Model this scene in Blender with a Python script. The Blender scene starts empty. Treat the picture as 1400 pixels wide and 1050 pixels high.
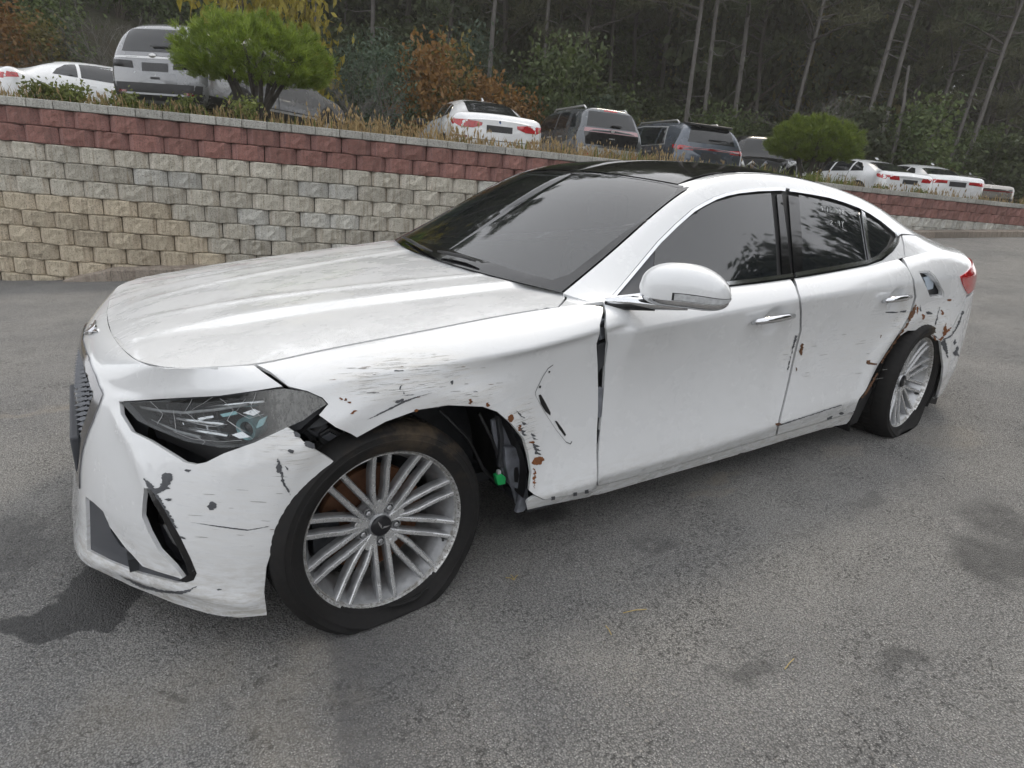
import bpy, bmesh, math, random
import numpy as np
from mathutils import Vector, Matrix, noise as mnoise
from mathutils.bvhtree import BVHTree
from mathutils.geometry import delaunay_2d_cdt
rad = math.radians
scene = bpy.context.scene
COL = scene.collection
rng = random.Random(7)
nrng = np.random.default_rng(11)

# ------------------------------------------------------------------ camera
CAM = np.array([-0.67, -2.415, 1.33]); YAW, PITCH, ROLL, FPX = rad(33.75), rad(-19.27), rad(2.8), 878.0
_f = np.array([math.sin(YAW)*math.cos(PITCH), math.cos(YAW)*math.cos(PITCH), math.sin(PITCH)])
_r = np.array([math.cos(YAW), -math.sin(YAW), 0.0]); _u = np.cross(_r, _f)
_c, _s = math.cos(ROLL), math.sin(ROLL)
RIGHT, UP = _c*_r + _s*_u, -_s*_r + _c*_u
cam = bpy.data.objects.new('camera', bpy.data.cameras.new('camera')); COL.objects.link(cam)
cam.matrix_world = Matrix(((RIGHT[0], UP[0], -_f[0], CAM[0]), (RIGHT[1], UP[1], -_f[1], CAM[1]), (RIGHT[2], UP[2], -_f[2], CAM[2]), (0, 0, 0, 1)))
cam.data.sensor_width = 36.0; cam.data.lens = FPX/1400*36; cam.data.clip_start = .05; cam.data.clip_end = 2000
scene.camera = cam
def ray(p):
    d = RIGHT*((p[0]-700)/FPX) - UP*((p[1]-525)/FPX) + _f
    return d
def at_y(p, Y): d = ray(p); return CAM + d*((Y-CAM[1])/d[1])
def at_x(p, X): d = ray(p); return CAM + d*((X-CAM[0])/d[0])
def at_z(p, Z): d = ray(p); return CAM + d*((Z-CAM[2])/d[2])
def to_px(P):
    d = np.asarray(P, float)-CAM
    return (700+FPX*d.dot(RIGHT)/d.dot(_f), 525-FPX*d.dot(UP)/d.dot(_f))

# ------------------------------------------------------------------ light
SUN_EL, SUN_AZ = rad(47), rad(62)          # azimuth measured from +Y towards +X
world = bpy.data.worlds.new('World'); scene.world = world; world.use_nodes = True
wn = world.node_tree; wn.nodes.clear()
sky = wn.nodes.new('ShaderNodeTexSky'); sky.sky_type = 'NISHITA'; sky.sun_disc = False
sky.sun_elevation = SUN_EL; sky.sun_rotation = SUN_AZ
sky.air_density = 1.0; sky.dust_density = 2.0; sky.ozone_density = 1.0; sky.altitude = 100
hsv = wn.nodes.new('ShaderNodeHueSaturation'); hsv.inputs['Saturation'].default_value = .38
bg = wn.nodes.new('ShaderNodeBackground'); bg.inputs['Strength'].default_value = .15
wo = wn.nodes.new('ShaderNodeOutputWorld')
wn.links.new(sky.outputs[0], hsv.inputs['Color']); hz_ = wn.nodes.new('ShaderNodeMix'); hz_.data_type = 'RGBA'; hz_.inputs[0].default_value = .75; hz_.inputs[7].default_value = (6.5, 6.6, 6.8, 1)      # even high haze over the whole sky
wn.links.new(hsv.outputs[0], hz_.inputs[6]); wn.links.new(hz_.outputs[2], bg.inputs['Color']); wn.links.new(bg.outputs[0], wo.inputs['Surface'])
sun = bpy.data.objects.new('sun', bpy.data.lights.new('sun', 'SUN')); COL.objects.link(sun)
sun.data.energy = .9; sun.data.angle = rad(11); sun.data.color = (1.0, .88, .70)
_sd = Vector((math.sin(SUN_AZ)*math.cos(SUN_EL), math.cos(SUN_AZ)*math.cos(SUN_EL), math.sin(SUN_EL)))
sun.rotation_euler = _sd.to_track_quat('Z', 'Y').to_euler(); sun.location = _sd*60
vs = scene.view_settings; vs.view_transform = 'Standard'; vs.look = 'None'; vs.exposure = 0.68; vs.gamma = 1.0; vs.use_curve_mapping = False
scene.cycles.use_denoising = True
scene.cycles.max_bounces = 5; scene.cycles.diffuse_bounces = 3; scene.cycles.glossy_bounces = 3; scene.cycles.transparent_max_bounces = 10; scene.cycles.volume_bounces = 0
scene.cycles.use_adaptive_sampling = True; scene.cycles.adaptive_threshold = .03

# ------------------------------------------------------------------ helpers
def link(o, parent=None):
    COL.objects.link(o)
    if parent is not None: o.parent = parent
    return o
def tag(o, label=None, category=None, group=None, kind=None):
    if label: o['label'] = label
    if category: o['category'] = category
    if group: o['group'] = group
    if kind: o['kind'] = kind
    return o
def empty(name, loc=(0, 0, 0), rz=0.0):
    o = bpy.data.objects.new(name, None); o.empty_display_size = .2
    o.location = loc; o.rotation_euler = (0, 0, rz); return link(o)
def mk(name, verts, faces, mat, parent=None, smooth=False, sharp=None):
    me = bpy.data.meshes.new(name); me.from_pydata([tuple(map(float, v)) for v in verts], [], [tuple(map(int, f)) for f in faces])
    if mat is not None: me.materials.append(mat)
    if smooth:
        me.shade_smooth()
        if sharp: me.set_sharp_from_angle(angle=rad(sharp))
    me.update()
    return link(bpy.data.objects.new(name, me), parent)
class MB:
    """collects simple solids into one mesh"""
    def __init__(s): s.v = []; s.f = []
    def add(s, v, f):
        n = len(s.v); s.v += [tuple(map(float, p)) for p in v]; s.f += [tuple(i+n for i in q) for q in f]; return s
    def box(s, lo, hi, M=None):
        x0, y0, z0 = lo; x1, y1, z1 = hi
        v = [(x0,y0,z0),(x1,y0,z0),(x1,y1,z0),(x0,y1,z0),(x0,y0,z1),(x1,y0,z1),(x1,y1,z1),(x0,y1,z1)]
        if M is not None: v = [tuple(M @ Vector(p)) for p in v]
        return s.add(v, [(0,3,2,1),(4,5,6,7),(0,1,5,4),(1,2,6,5),(2,3,7,6),(3,0,4,7)])
    def tube(s, pts, rads, n=10, cap=True):
        pts = [Vector(p) for p in pts]; rads = rads if hasattr(rads, '__len__') else [rads]*len(pts)
        v = []; f = []; t0 = (pts[1]-pts[0]).normalized(); a = t0.orthogonal().normalized()
        for i, p in enumerate(pts):
            t = (pts[min(i+1, len(pts)-1)]-pts[max(i-1, 0)]).normalized()
            a = (a - t*a.dot(t)).normalized(); b = t.cross(a)
            for k in range(n):
                w = 2*math.pi*k/n; v.append(tuple(p + (a*math.cos(w)+b*math.sin(w))*rads[i]))
        for i in range(len(pts)-1):
            for k in range(n): f.append((i*n+k, i*n+(k+1)%n, (i+1)*n+(k+1)%n, (i+1)*n+k))
        if cap: f.append(tuple(range(n))[::-1]); f.append(tuple(range((len(pts)-1)*n, len(pts)*n)))
        return s.add(v, f)
    def lathe(s, prof, n=48, M=None, closed=False):
        """profile of (radius, along) round the local Y axis"""
        v = []; f = []; m = len(prof)
        for k in range(n):
            w = 2*math.pi*k/n
            for (r, y) in prof: v.append((r*math.cos(w), y, r*math.sin(w)))
        for k in range(n):
            for j in range(m-(0 if closed else 1)):
                j2 = (j+1) % m; f.append((k*m+j, k*m+j2, ((k+1)%n)*m+j2, ((k+1)%n)*m+j))
        if M is not None: v = [tuple(M @ Vector(p)) for p in v]
        return s.add(v, f)
    def prism(s, poly, d, M=None):
        """poly: 3D points, extruded by vector d"""
        n = len(poly); v = [tuple(p) for p in poly] + [tuple(Vector(p)+Vector(d)) for p in poly]
        if M is not None: v = [tuple(M @ Vector(p)) for p in v]
        return s.add(v, [tuple(range(n))[::-1], tuple(range(n, 2*n))] + [(i, (i+1)%n, n+(i+1)%n, n+i) for i in range(n)])
    def build(s, name, mat, parent=None, smooth=False, sharp=None): return mk(name, s.v, s.f, mat, parent, smooth, sharp)
def ngroup_mesh(o, bevel=0.0, seg=2, angle=35):
    if bevel > 0:
        m = o.modifiers.new('bevel', 'BEVEL'); m.width = bevel; m.segments = seg; m.limit_method = 'ANGLE'; m.angle_limit = rad(angle)
    return o

# ------------------------------------------------------------------ materials
class NT:
    def __init__(s, name):
        s.m = bpy.data.materials.new(name); s.m.use_nodes = True; s.t = s.m.node_tree; s.t.nodes.clear()
        s.out = s.n('ShaderNodeOutputMaterial'); s.b = s.n('ShaderNodeBsdfPrincipled'); s.l(s.b.outputs[0], s.out.inputs['Surface'])
    def n(s, t, **kw):
        nd = s.t.nodes.new(t)
        for k, v in kw.items(): setattr(nd, k, v)
        return nd
    def l(s, a, b): s.t.links.new(a, b)
    def set(s, **kw):
        for k, v in kw.items():
            k = k.replace('_', ' ')
            i = s.b.inputs[k]
            i.default_value = (*v, 1) if hasattr(v, '__len__') and len(v) == 3 and i.type == 'RGBA' else v
        return s
    def coord(s, which='Object'):
        if not hasattr(s, '_tc'): s._tc = s.n('ShaderNodeTexCoord')
        return s._tc.outputs[which]
    def pos(s):
        if not hasattr(s, '_g'): s._g = s.n('ShaderNodeNewGeometry')
        return s._g.outputs['Position']
    def mapv(s, src, scale=(1,1,1), loc=(0,0,0), rot=(0,0,0)):
        m = s.n('ShaderNodeMapping'); m.inputs['Scale'].default_value = scale; m.inputs['Location'].default_value = loc; m.inputs['Rotation'].default_value = rot
        s.l(src, m.inputs['Vector']); return m.outputs[0]
    def noise(s, src, scale, detail=4, rough=.55, dist=0.0, out=0):
        m = s.n('ShaderNodeTexNoise'); m.inputs['Scale'].default_value = scale; m.inputs['Detail'].default_value = detail
        m.inputs['Roughness'].default_value = rough; m.inputs['Distortion'].default_value = dist; s.l(src, m.inputs['Vector']); return m.outputs[out]
    def vor(s, src, scale, feature='F1', out='Distance', rnd=1.0):
        m = s.n('ShaderNodeTexVoronoi', feature=feature); m.inputs['Scale'].default_value = scale; m.inputs['Randomness'].default_value = rnd; s.l(src, m.inputs['Vector']); return m.outputs[out]
    def ramp(s, src, stops, interp='LINEAR'):
        m = s.n('ShaderNodeValToRGB'); m.color_ramp.interpolation = interp; e = m.color_ramp.elements
        while len(e) < len(stops): e.new(.5)
        for i, (p, c) in enumerate(stops):
            e[i].position = p; c = (c, c, c) if not hasattr(c, '__len__') else c; e[i].color = (*c, 1)
        s.l(src, m.inputs[0]); return m.outputs[0]
    def mth(s, op, a, b=None, clamp=False):
        m = s.n('ShaderNodeMath', operation=op, use_clamp=clamp)
        for i, x in enumerate((a, b)):
            if x is None: continue
            if isinstance(x, (int, float)): m.inputs[i].default_value = x
            else: s.l(x, m.inputs[i])
        return m.outputs[0]
    def mix(s, fac, a, b, mode='MIX'):
        m = s.n('ShaderNodeMix', data_type='RGBA', blend_type=mode)
        for i, x in ((0, fac), (6, a), (7, b)):
            if isinstance(x, (int, float)): m.inputs[i].default_value = x if i == 0 else (x, x, x, 1)
            elif hasattr(x, '__len__'): m.inputs[i].default_value = (*x, 1)
            else: s.l(x, m.inputs[i])
        return m.outputs[2]
    def bump(s, h, strength=.3, dist=.01):
        m = s.n('ShaderNodeBump'); m.inputs['Strength'].default_value = strength; m.inputs['Distance'].default_value = dist
        s.l(h, m.inputs['Height'])
        s.l(m.outputs[0], s.b.inputs['Normal']); return m.outputs[0]
    def col(s, x): s.l(x, s.b.inputs['Base Color']); return s
    def rough(s, x): s.l(x, s.b.inputs['Roughness']); return s
def simple(name, color, rough=.5, metal=0.0, coat=0.0, var=0.0, vscale=8.0, **kw):
    t = NT(name); t.set(Base_Color=color, Roughness=rough, Metallic=metal, Coat_Weight=coat, **kw)
    if var > 0:
        n = t.noise(t.coord(), vscale, 5, .6)
        t.col(t.mix(1.0, color, t.ramp(n, [(.25, 1-var), (.75, 1+var)]), 'MULTIPLY'))
        t.rough(t.ramp(n, [(.2, max(rough-.12*var*3, .02)), (.8, min(rough+.15*var*3, 1))]))
    return t.m
# ------------------------------------------------------------------ surface tools for the wrecked sedan
def spline(xs, ys, q):
    """natural cubic spline through (xs, ys rows) evaluated at q"""
    xs = np.asarray(xs, float); ys = np.asarray(ys, float); n = len(xs); h = np.diff(xs)
    A = np.zeros((n, n)); B = np.zeros((n, ys.shape[1])); A[0, 0] = A[-1, -1] = 1
    for i in range(1, n-1):
        A[i, i-1], A[i, i], A[i, i+1] = h[i-1], 2*(h[i-1]+h[i]), h[i]
        B[i] = 6*((ys[i+1]-ys[i])/h[i] - (ys[i]-ys[i-1])/h[i-1])
    M = np.linalg.solve(A, B); q = np.asarray(q, float); i = np.clip(np.searchsorted(xs, q)-1, 0, n-2)
    a = ((xs[i+1]-q)/h[i])[:, None]; b = ((q-xs[i])/h[i])[:, None]; hh = (h[i]**2)[:, None]/6
    return a*ys[i] + b*ys[i+1] + ((a**3-a)*M[i] + (b**3-b)*M[i+1])*hh
class Loft:
    """dense grid P[iu, iv] over u in [u0,u1], v in [0,1]"""
    def __init__(s, u0, u1, P, vlen):
        s.u0, s.u1, s.P, s.vlen = u0, u1, P, vlen
        s.nu, s.nv = P.shape[:2]
        su = max(1, s.nu//220); sv = max(1, s.nv//60)
        iu = np.unique(np.append(np.arange(0, s.nu, su), s.nu-1)); iv = np.unique(np.append(np.arange(0, s.nv, sv), s.nv-1))
        Q = P[np.ix_(iu, iv)]; nv = len(iv); s.qu, s.qv = iu, iv
        f = [(a*nv+b, (a+1)*nv+b, (a+1)*nv+b+1, a*nv+b+1) for a in range(len(iu)-1) for b in range(nv-1)]
        s.bv = BVHTree.FromPolygons([tuple(p) for p in Q.reshape(-1, 3)], f); s.Q = Q; s.nqv = nv
    def ev(s, u, v):
        a = np.clip((np.asarray(u, float)-s.u0)/(s.u1-s.u0), 0, 1)*(s.nu-1); b = np.clip(np.asarray(v, float), 0, 1)*(s.nv-1)
        i = np.minimum(a.astype(int), s.nu-2); j = np.minimum(b.astype(int), s.nv-2); a = (a-i)[..., None]; b = (b-j)[..., None]; P = s.P
        return P[i, j]*(1-a)*(1-b) + P[i+1, j]*a*(1-b) + P[i, j+1]*(1-a)*b + P[i+1, j+1]*a*b
    def nrm(s, u, v, out=None):
        du = .006; dv = .007/s.vlen; u = np.asarray(u, float); v = np.asarray(v, float)
        tu = s.ev(u+du, v)-s.ev(u-du, v); tv = s.ev(u, v+dv)-s.ev(u, v-dv)
        n = np.cross(tu, tv); L = np.linalg.norm(n, axis=-1, keepdims=True); n = n/np.maximum(L, 1e-12)
        if not hasattr(s, 'sgn'):
            s.sgn = 1; m = s.nrm(np.array([(s.u0+s.u1)/2]), np.array([.5]))[0]
            s.sgn = -1 if (m[1] > 0 if s.flip_by == 'y' else m[2] < 0) else 1
        return n*s.sgn
    flip_by = 'y'
    def near(s, P):
        loc, _n, fi, _d = s.bv.find_nearest(Vector(P))
        a, b = divmod(fi, s.nqv-1); c = np.array(loc)
        p00, p10, p01 = s.Q[a, b], s.Q[a+1, b], s.Q[a, b+1]
        e1, e2, w = p10-p00, p01-p00, c-p00
        d11, d12, d22 = e1@e1, e1@e2, e2@e2; den = d11*d22-d12*d12
        if abs(den) < 1e-16: al = be = .5
        else: al = (d22*(w@e1)-d12*(w@e2))/den; be = (d11*(w@e2)-d12*(w@e1))/den
        al, be = min(max(al, 0), 1), min(max(be, 0), 1)
        iu = s.qu[a]+(s.qu[a+1]-s.qu[a])*al; iv = s.qv[b]+(s.qv[b+1]-s.qv[b])*be
        return (s.u0+(s.u1-s.u0)*iu/(s.nu-1), iv/(s.nv-1))
    def px(s, p):
        d = Vector(ray(p)); o = Vector(CAM); h = s.bv.ray_cast(o, d.normalized())
        if h[0] is not None: return s.near(h[0])
        best = None
        for t in np.linspace(.9, 5.5, 160):
            q = o+d*t; r = s.bv.find_nearest(q)
            if best is None or r[3] < best[0]: best = (r[3], r[0])
        return s.near(best[1])
    def line(s, pts, step=5.0):
        """photo points (or ('uv',u,v) points) to a dense list of (u, v)"""
        out = []
        def one(p): return (p[1], p[2]) if p[0] == 'uv' else s.px(p)
        for i, p in enumerate(pts):
            q = pts[(i+1) % len(pts)]; last = i == len(pts)-1
            if p[0] != 'uv' and q[0] != 'uv':
                n = max(1, int(math.hypot(q[0]-p[0], q[1]-p[1])/step))
                out += [s.px((p[0]+(q[0]-p[0])*k/n, p[1]+(q[1]-p[1])*k/n)) for k in range(n)]
            else:
                a, b = one(p), one(q); n = max(1, int(max(abs(a[0]-b[0])/.03, abs(a[1]-b[1])*s.vlen/.03)))
                out += [(a[0]+(b[0]-a[0])*k/n, a[1]+(b[1]-a[1])*k/n) for k in range(n)]
        return out
def pip(P, poly):
    x, y = P[:, 0], P[:, 1]; r = np.zeros(len(P), bool); q = np.asarray(poly); n = len(q)
    for i in range(n):
        x0, y0 = q[i]; x1, y1 = q[(i+1) % n]
        if y0 == y1: continue
        c = ((y0 > y) != (y1 > y)) & (x < (x1-x0)*(y-y0)/(y1-y0)+x0); r ^= c
    return r
def patch(loft, outline, holes=(), step=.022, offset=0.0, thick=.012, dent=None):
    """trimmed piece of a loft -> verts, faces, normals.  outline in (u,v)"""
    L = loft.vlen; O = [(u, v*L) for u, v in outline]; H = [[(u, v*L) for u, v in h] for h in holes]
    def clean(poly):
        r = []
        for p in poly:
            if not r or math.hypot(p[0]-r[-1][0], p[1]-r[-1][1]) > 1e-3: r.append(p)
        if math.hypot(r[0][0]-r[-1][0], r[0][1]-r[-1][1]) < 1e-3: r.pop()
        return r
    O = clean(O); H = [clean(h) for h in H]; pts = []; ed = []
    for poly in [O]+H:
        b = len(pts); pts += poly; ed += [(b+i, b+(i+1) % len(poly)) for i in range(len(poly))]
    A = np.array(O); nb = np.array(pts)
    gx = np.arange(A[:, 0].min(), A[:, 0].max(), step); gy = np.arange(A[:, 1].min(), A[:, 1].max(), step)
    G = np.array([(x+(step/2 if j % 2 else 0), y) for j, y in enumerate(gy) for x in gx]).reshape(-1, 2)
    if len(G):
        k = pip(G, O)
        for h in H: k &= ~pip(G, h)
        G = G[k]
        if len(G):
            seg = np.vstack([nb]); d = np.min(np.linalg.norm(G[:, None, :]-seg[None], axis=2), axis=1) if len(G)*len(seg) < 4e7 else np.full(len(G), 9.)
            G = G[d > step*.45]
    allp = pts+[tuple(g) for g in G]
    rv, re, rf = delaunay_2d_cdt([Vector(p) for p in allp], ed, [], 0, 1e-5)[:3]
    V = np.array([(p[0], p[1]) for p in rv]); F = np.array([f for f in rf if len(f) == 3])
    c = V[F].mean(1); k = pip(c, O)
    for h in H: k &= ~pip(c, h)
    F = F[k]; used = np.unique(F); mp = -np.ones(len(V), int); mp[used] = np.arange(len(used)); V = V[used]; F = mp[F]
    P = loft.ev(V[:, 0], V[:, 1]/L); N = loft.nrm(V[:, 0], V[:, 1]/L); P = P+N*offset
    if dent is not None: P = dent(P, N)
    t = np.cross(P[F[:, 1]]-P[F[:, 0]], P[F[:, 2]]-P[F[:, 0]]); fl = (t*N[F[:, 0]]).sum(1) < 0; F[fl] = F[fl][:, ::-1]
    return P, F, N, thick
def join_patches(name, patches, mat, parent, mirror=False, smooth_mesh=True):
    V = []; F = []; n0 = 0
    for P, T, N, thick in patches:
        P = np.array(P); N = np.array(N); T = np.array(T)
        if mirror: P = P*[1, -1, 1]; N = N*[1, -1, 1]; T = T[:, ::-1]
        n = len(P); V.append(P); F += [tuple(t+n0) for t in T]
        if thick:
            cnt = {}
            for a, b, c in T:
                for e in ((a, b), (b, c), (c, a)):
                    k = (min(e), max(e)); cnt[k] = None if k in cnt else e
            be = [e for e in cnt.values() if e is not None]
            ids = sorted({i for e in be for i in e}); m = {i: j for j, i in enumerate(ids)}; nb = len(ids)
            # slightly rounded hem: top ring (copy), bottom ring
            top = P[ids]; V.append(top); V.append(top-N[ids]*thick)
            o1 = n0+n; o2 = o1+nb
            F += [(o1+m[b], o1+m[a], o2+m[a], o2+m[b]) for a, b in be]; n += 2*nb
        n0 += n
    V = np.vstack(V)
    o = mk(name, V, F, mat, parent, smooth=True)
    return o
# ------------------------------------------------------------------ wrecked sedan: main surfaces (x rearwards, front axle at 0)
S_N = [0, .2, .4, .55, .7, .85, 1]; X_S = [-.2, .1, .4, .7, 1.2, 1.7, 2.2, 2.6, 2.85, 3.1, 3.3]; S_T = [4.9, 5.1, 5.3, 5.5, 5.7]
SS = S_N + [1.4+x for x in X_S] + S_T
def row(nx, ny, nz, sy, sz, tx, ty, tz):
    return np.array([(a, -b, c) for a, b, c in zip(nx, ny, nz)] + [(x, -y, z) for x, y, z in zip(X_S, sy, sz)] + [(a, -b, c) for a, b, c in zip(tx, ty, tz)])
ROWS = [
 row([-.842,-.838,-.805,-.702,-.606,-.525,-.403],[0,.2,.39,.56,.703,.80,.872],[.14,.14,.135,.13,.13,.13,.13],
     [.885,.89,.88,.872,.872,.872,.872,.88,.885,.885,.88],[.15,.17,.19,.188,.18,.175,.17,.16,.16,.16,.17],
     [3.45,3.62,3.72,3.77,3.78],[.83,.68,.45,.2,0],[.19,.21,.22,.23,.23]),
 row([-.820,-.816,-.79,-.708,-.615,-.532,-.405],[0,.2,.39,.56,.705,.802,.877],[.235,.235,.23,.228,.23,.235,.24],
     [.905,.915,.914,.914,.918,.919,.918,.918,.918,.912,.90],[.27,.28,.29,.291,.289,.302,.315,.32,.32,.32,.32],
     [3.48,3.67,3.77,3.82,3.83],[.845,.69,.46,.2,0],[.32,.33,.34,.34,.34]),
 row([-.788,-.785,-.755,-.685,-.60,-.515,-.395],[0,.2,.4,.56,.70,.80,.878],[.43,.43,.43,.43,.435,.44,.445],
     [.905,.918,.896,.888,.889,.893,.900,.912,.918,.912,.898],[.45,.455,.46,.46,.46,.465,.47,.47,.47,.47,.47],
     [3.50,3.70,3.80,3.85,3.86],[.84,.69,.46,.2,0],[.47,.47,.47,.47,.47]),
 row([-.768,-.762,-.72,-.648,-.565,-.485,-.38],[0,.2,.4,.55,.68,.778,.865],[.59,.59,.59,.59,.595,.605,.62],
     [.902,.918,.899,.888,.889,.893,.900,.913,.918,.912,.892],[.63,.635,.64,.64,.64,.645,.65,.65,.65,.65,.65],
     [3.50,3.69,3.78,3.83,3.84],[.83,.67,.45,.2,0],[.66,.67,.67,.67,.67]),
 row([-.728,-.72,-.682,-.615,-.525,-.43,-.32],[0,.2,.4,.535,.655,.755,.84],[.712,.706,.692,.69,.70,.72,.745],
     [.872,.908,.924,.930,.933,.935,.935,.930,.92,.902,.878],[.765,.788,.803,.813,.836,.855,.866,.868,.867,.862,.857],
     [3.48,3.645,3.72,3.77,3.78],[.805,.645,.43,.2,0],[.85,.845,.845,.845,.845]),
 row([-.65,-.643,-.615,-.575,-.50,-.42,-.345],[0,.2,.45,.59,.675,.715,.742],[.765,.768,.775,.783,.79,.795,.80],
     [.755,.772,.785,.818,.845,.848,.845,.832,.815,.79,.755],[.818,.848,.876,.899,.912,.921,.945,.97,.985,.985,.975],
     [3.44,3.56,3.65,3.69,3.70],[.70,.56,.38,.18,0],[.968,.968,.972,.975,.975]),
]
ARCH = ((0.01, .30, .40), (2.77, .27, .40))
def side_shape(P):
    """arch lips and pressed shapes on the flanks (P: n x 3, y negative)"""
    x, z = P[..., 0], P[..., 2]; d = np.zeros(x.shape)
    for cx, cz, R in ARCH:
        r = np.hypot(x-cx, z-cz); d += .012*np.exp(-((r-R-.02)/.045)**2)*np.clip((z-.2)/.15, 0, 1)
    # fender wedge behind the front wheel
    zl = .775+.055*np.clip((x-.22)/.5, 0, 1.3); A = .024*np.clip((x-.22)/.30, 0, 1)*np.clip((.80-x)/.06, 0, 1); hh = zl-z
    d += -A/(1+np.exp(-np.clip(hh/.0035, -40, 40)))*np.exp(-np.clip(hh, 0, 1)/.16)+A*.45*np.exp(-((hh+.03)/.035)**2)
    # flare at the foot of the fender, behind the wheel
    d += .018*np.exp(-((z-.26)/.07)**2)*np.clip((x-.40)/.08, 0, 1)*np.clip((.74-x)/.05, 0, 1)
    d += -.010*np.exp(-((x-.20)/.16)**2-((z-.745)/.045)**2)      # dents from the scrape
    d += -.008*np.exp(-((x+.06)/.07)**2-((z-.71)/.05)**2)
    d += .005*np.exp(-((x-.12)/.05)**2-((z-.76)/.03)**2)
    # crushed quarter panel over the rear wheel
    d += -.022*np.exp(-((x-2.86)/.17)**2-((z-.70)/.09)**2)
    d += -.012*np.exp(-((x-2.58)/.06)**2-((z-.70)/.12)**2)
    d += -.010*np.exp(-((x-1.72)/.10)**2-((z-.60)/.20)**2)
    for hx, hz in ((1.545, .782), (2.44, .802)):                  # finger bowls behind the handles
        d += -.020*np.exp(-(np.hypot((x-hx)/.055, (z-hz)/.048))**4)
    Q = P.copy(); side = np.clip((x+.5)/.2, 0, 1)*np.clip((3.6-x)/.2, 0, 1); Q[..., 1] -= d*side
    return Q
def make_wall():
    nu, nv = 1500, 300; us = np.linspace(0, 5.7, nu)
    R = np.stack([spline(SS, r, us) for r in ROWS], 1)          # nu x 6 x 3
    z = [0, .14, .35, .55, .78, 1.0]                            # row parameters
    vs_ = np.linspace(0, 1, nv); P = np.zeros((nu, nv, 3))
    def seg(a, b, rows_, ts):
        k = (vs_ >= a-1e-9) & (vs_ <= b+1e-9); q = vs_[k]
        flat = spline(ts, R[:, rows_].transpose(1, 0, 2).reshape(len(rows_), -1), q).reshape(len(q), nu, 3)
        P[:, k] = flat.transpose(1, 0, 2)
    seg(0, .14, [0, 1], [0, .14]); seg(.14, .78, [1, 2, 3, 4], z[1:5])
    out = R[:, 4]-R[:, 5]; out = np.stack([out[:, 0], out[:, 1], -out[:, 2]*0], 1); Ln = np.linalg.norm(out, axis=1, keepdims=True); out = out/np.maximum(Ln, 1e-6)
    nb = np.stack([out[:, 0]*.6, out[:, 1]*.6, np.full(nu, .8)], 1)
    k = vs_ >= .78; t = ((vs_[k]-.78)/.22)[None, :, None]
    hgt = (.10*np.linalg.norm(R[:, 5]-R[:, 4], axis=1))[:, None, None]
    P[:, k] = R[:, 4][:, None]*(1-t)+R[:, 5][:, None]*t + nb[:, None]*4*t*(1-t)*hgt
    P = side_shape(P)
    ker = np.exp(-(np.arange(-6, 7)/1.5)**2); ker /= ker.sum()
    Pp = np.concatenate([P[:, :1].repeat(6, 1)*2-P[:, 1:7][:, ::-1], P, P[:, -1:].repeat(6, 1)*2-P[:, -7:-1][:, ::-1]], 1)
    P = sum(ker[i]*Pp[:, i:i+nv] for i in range(13))
    return Loft(0, 5.7, P, .95)
WALL = make_wall()
def ridges(L, specs):
    """press sharp ridge lines into a loft: polyline in photo points, height, half width"""
    P = L.P.copy(); k = np.linspace(0, 5.7, L.nu) < 1.35; Q = P[k]; uu, vv = np.meshgrid(np.linspace(0, 5.7, L.nu)[k], np.linspace(0, 1, L.nv), indexing='ij'); N = L.nrm(uu, vv); D = np.zeros(Q.shape[:2])
    for px_, h, w in specs:
        pts = [L.ev(*[np.array([c]) for c in L.px(p)])[0] for p in px_]; best = np.full(Q.shape[:2], 9.0); t_all = np.zeros(Q.shape[:2]); n = len(pts)-1
        for i in range(n):
            a, b = pts[i], pts[i+1]; e = b-a; t = np.clip(((Q-a)@e)/(e@e), 0, 1); d = np.linalg.norm(Q-(a+t[..., None]*e), axis=2); m = d < best; best[m] = d[m]; t_all[m] = (i+t[m])/n
        D += h*np.exp(-best/w)*np.clip(np.minimum(t_all, 1-t_all)*6+.15, 0, 1)
    Q = Q+N*D[..., None]; P[k] = Q; return Loft(0, 5.7, P, L.vlen)
WALL = ridges(WALL, [([(152,556),(178,600),(196,640),(214,690),(238,745),(258,785)], .013, .035), ([(105,752),(150,772),(195,790),(262,806),(330,822),(364,818)], .016, .028), ([(452,640),(412,690),(386,745),(374,800),(374,836)], .007, .014),
                     ([(150,545),(190,543),(250,538),(320,530),(385,522)], .007, .022), ([(118,690),(150,720),(190,765)], -.006, .03), ([(300,650),(340,640),(400,615),(440,612)], .006, .03)])
VR = [0, .14, .35, .55, .78, 1.0]
_e = WALL.P[:, -1]                                              # hood seam / belt line
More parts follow.
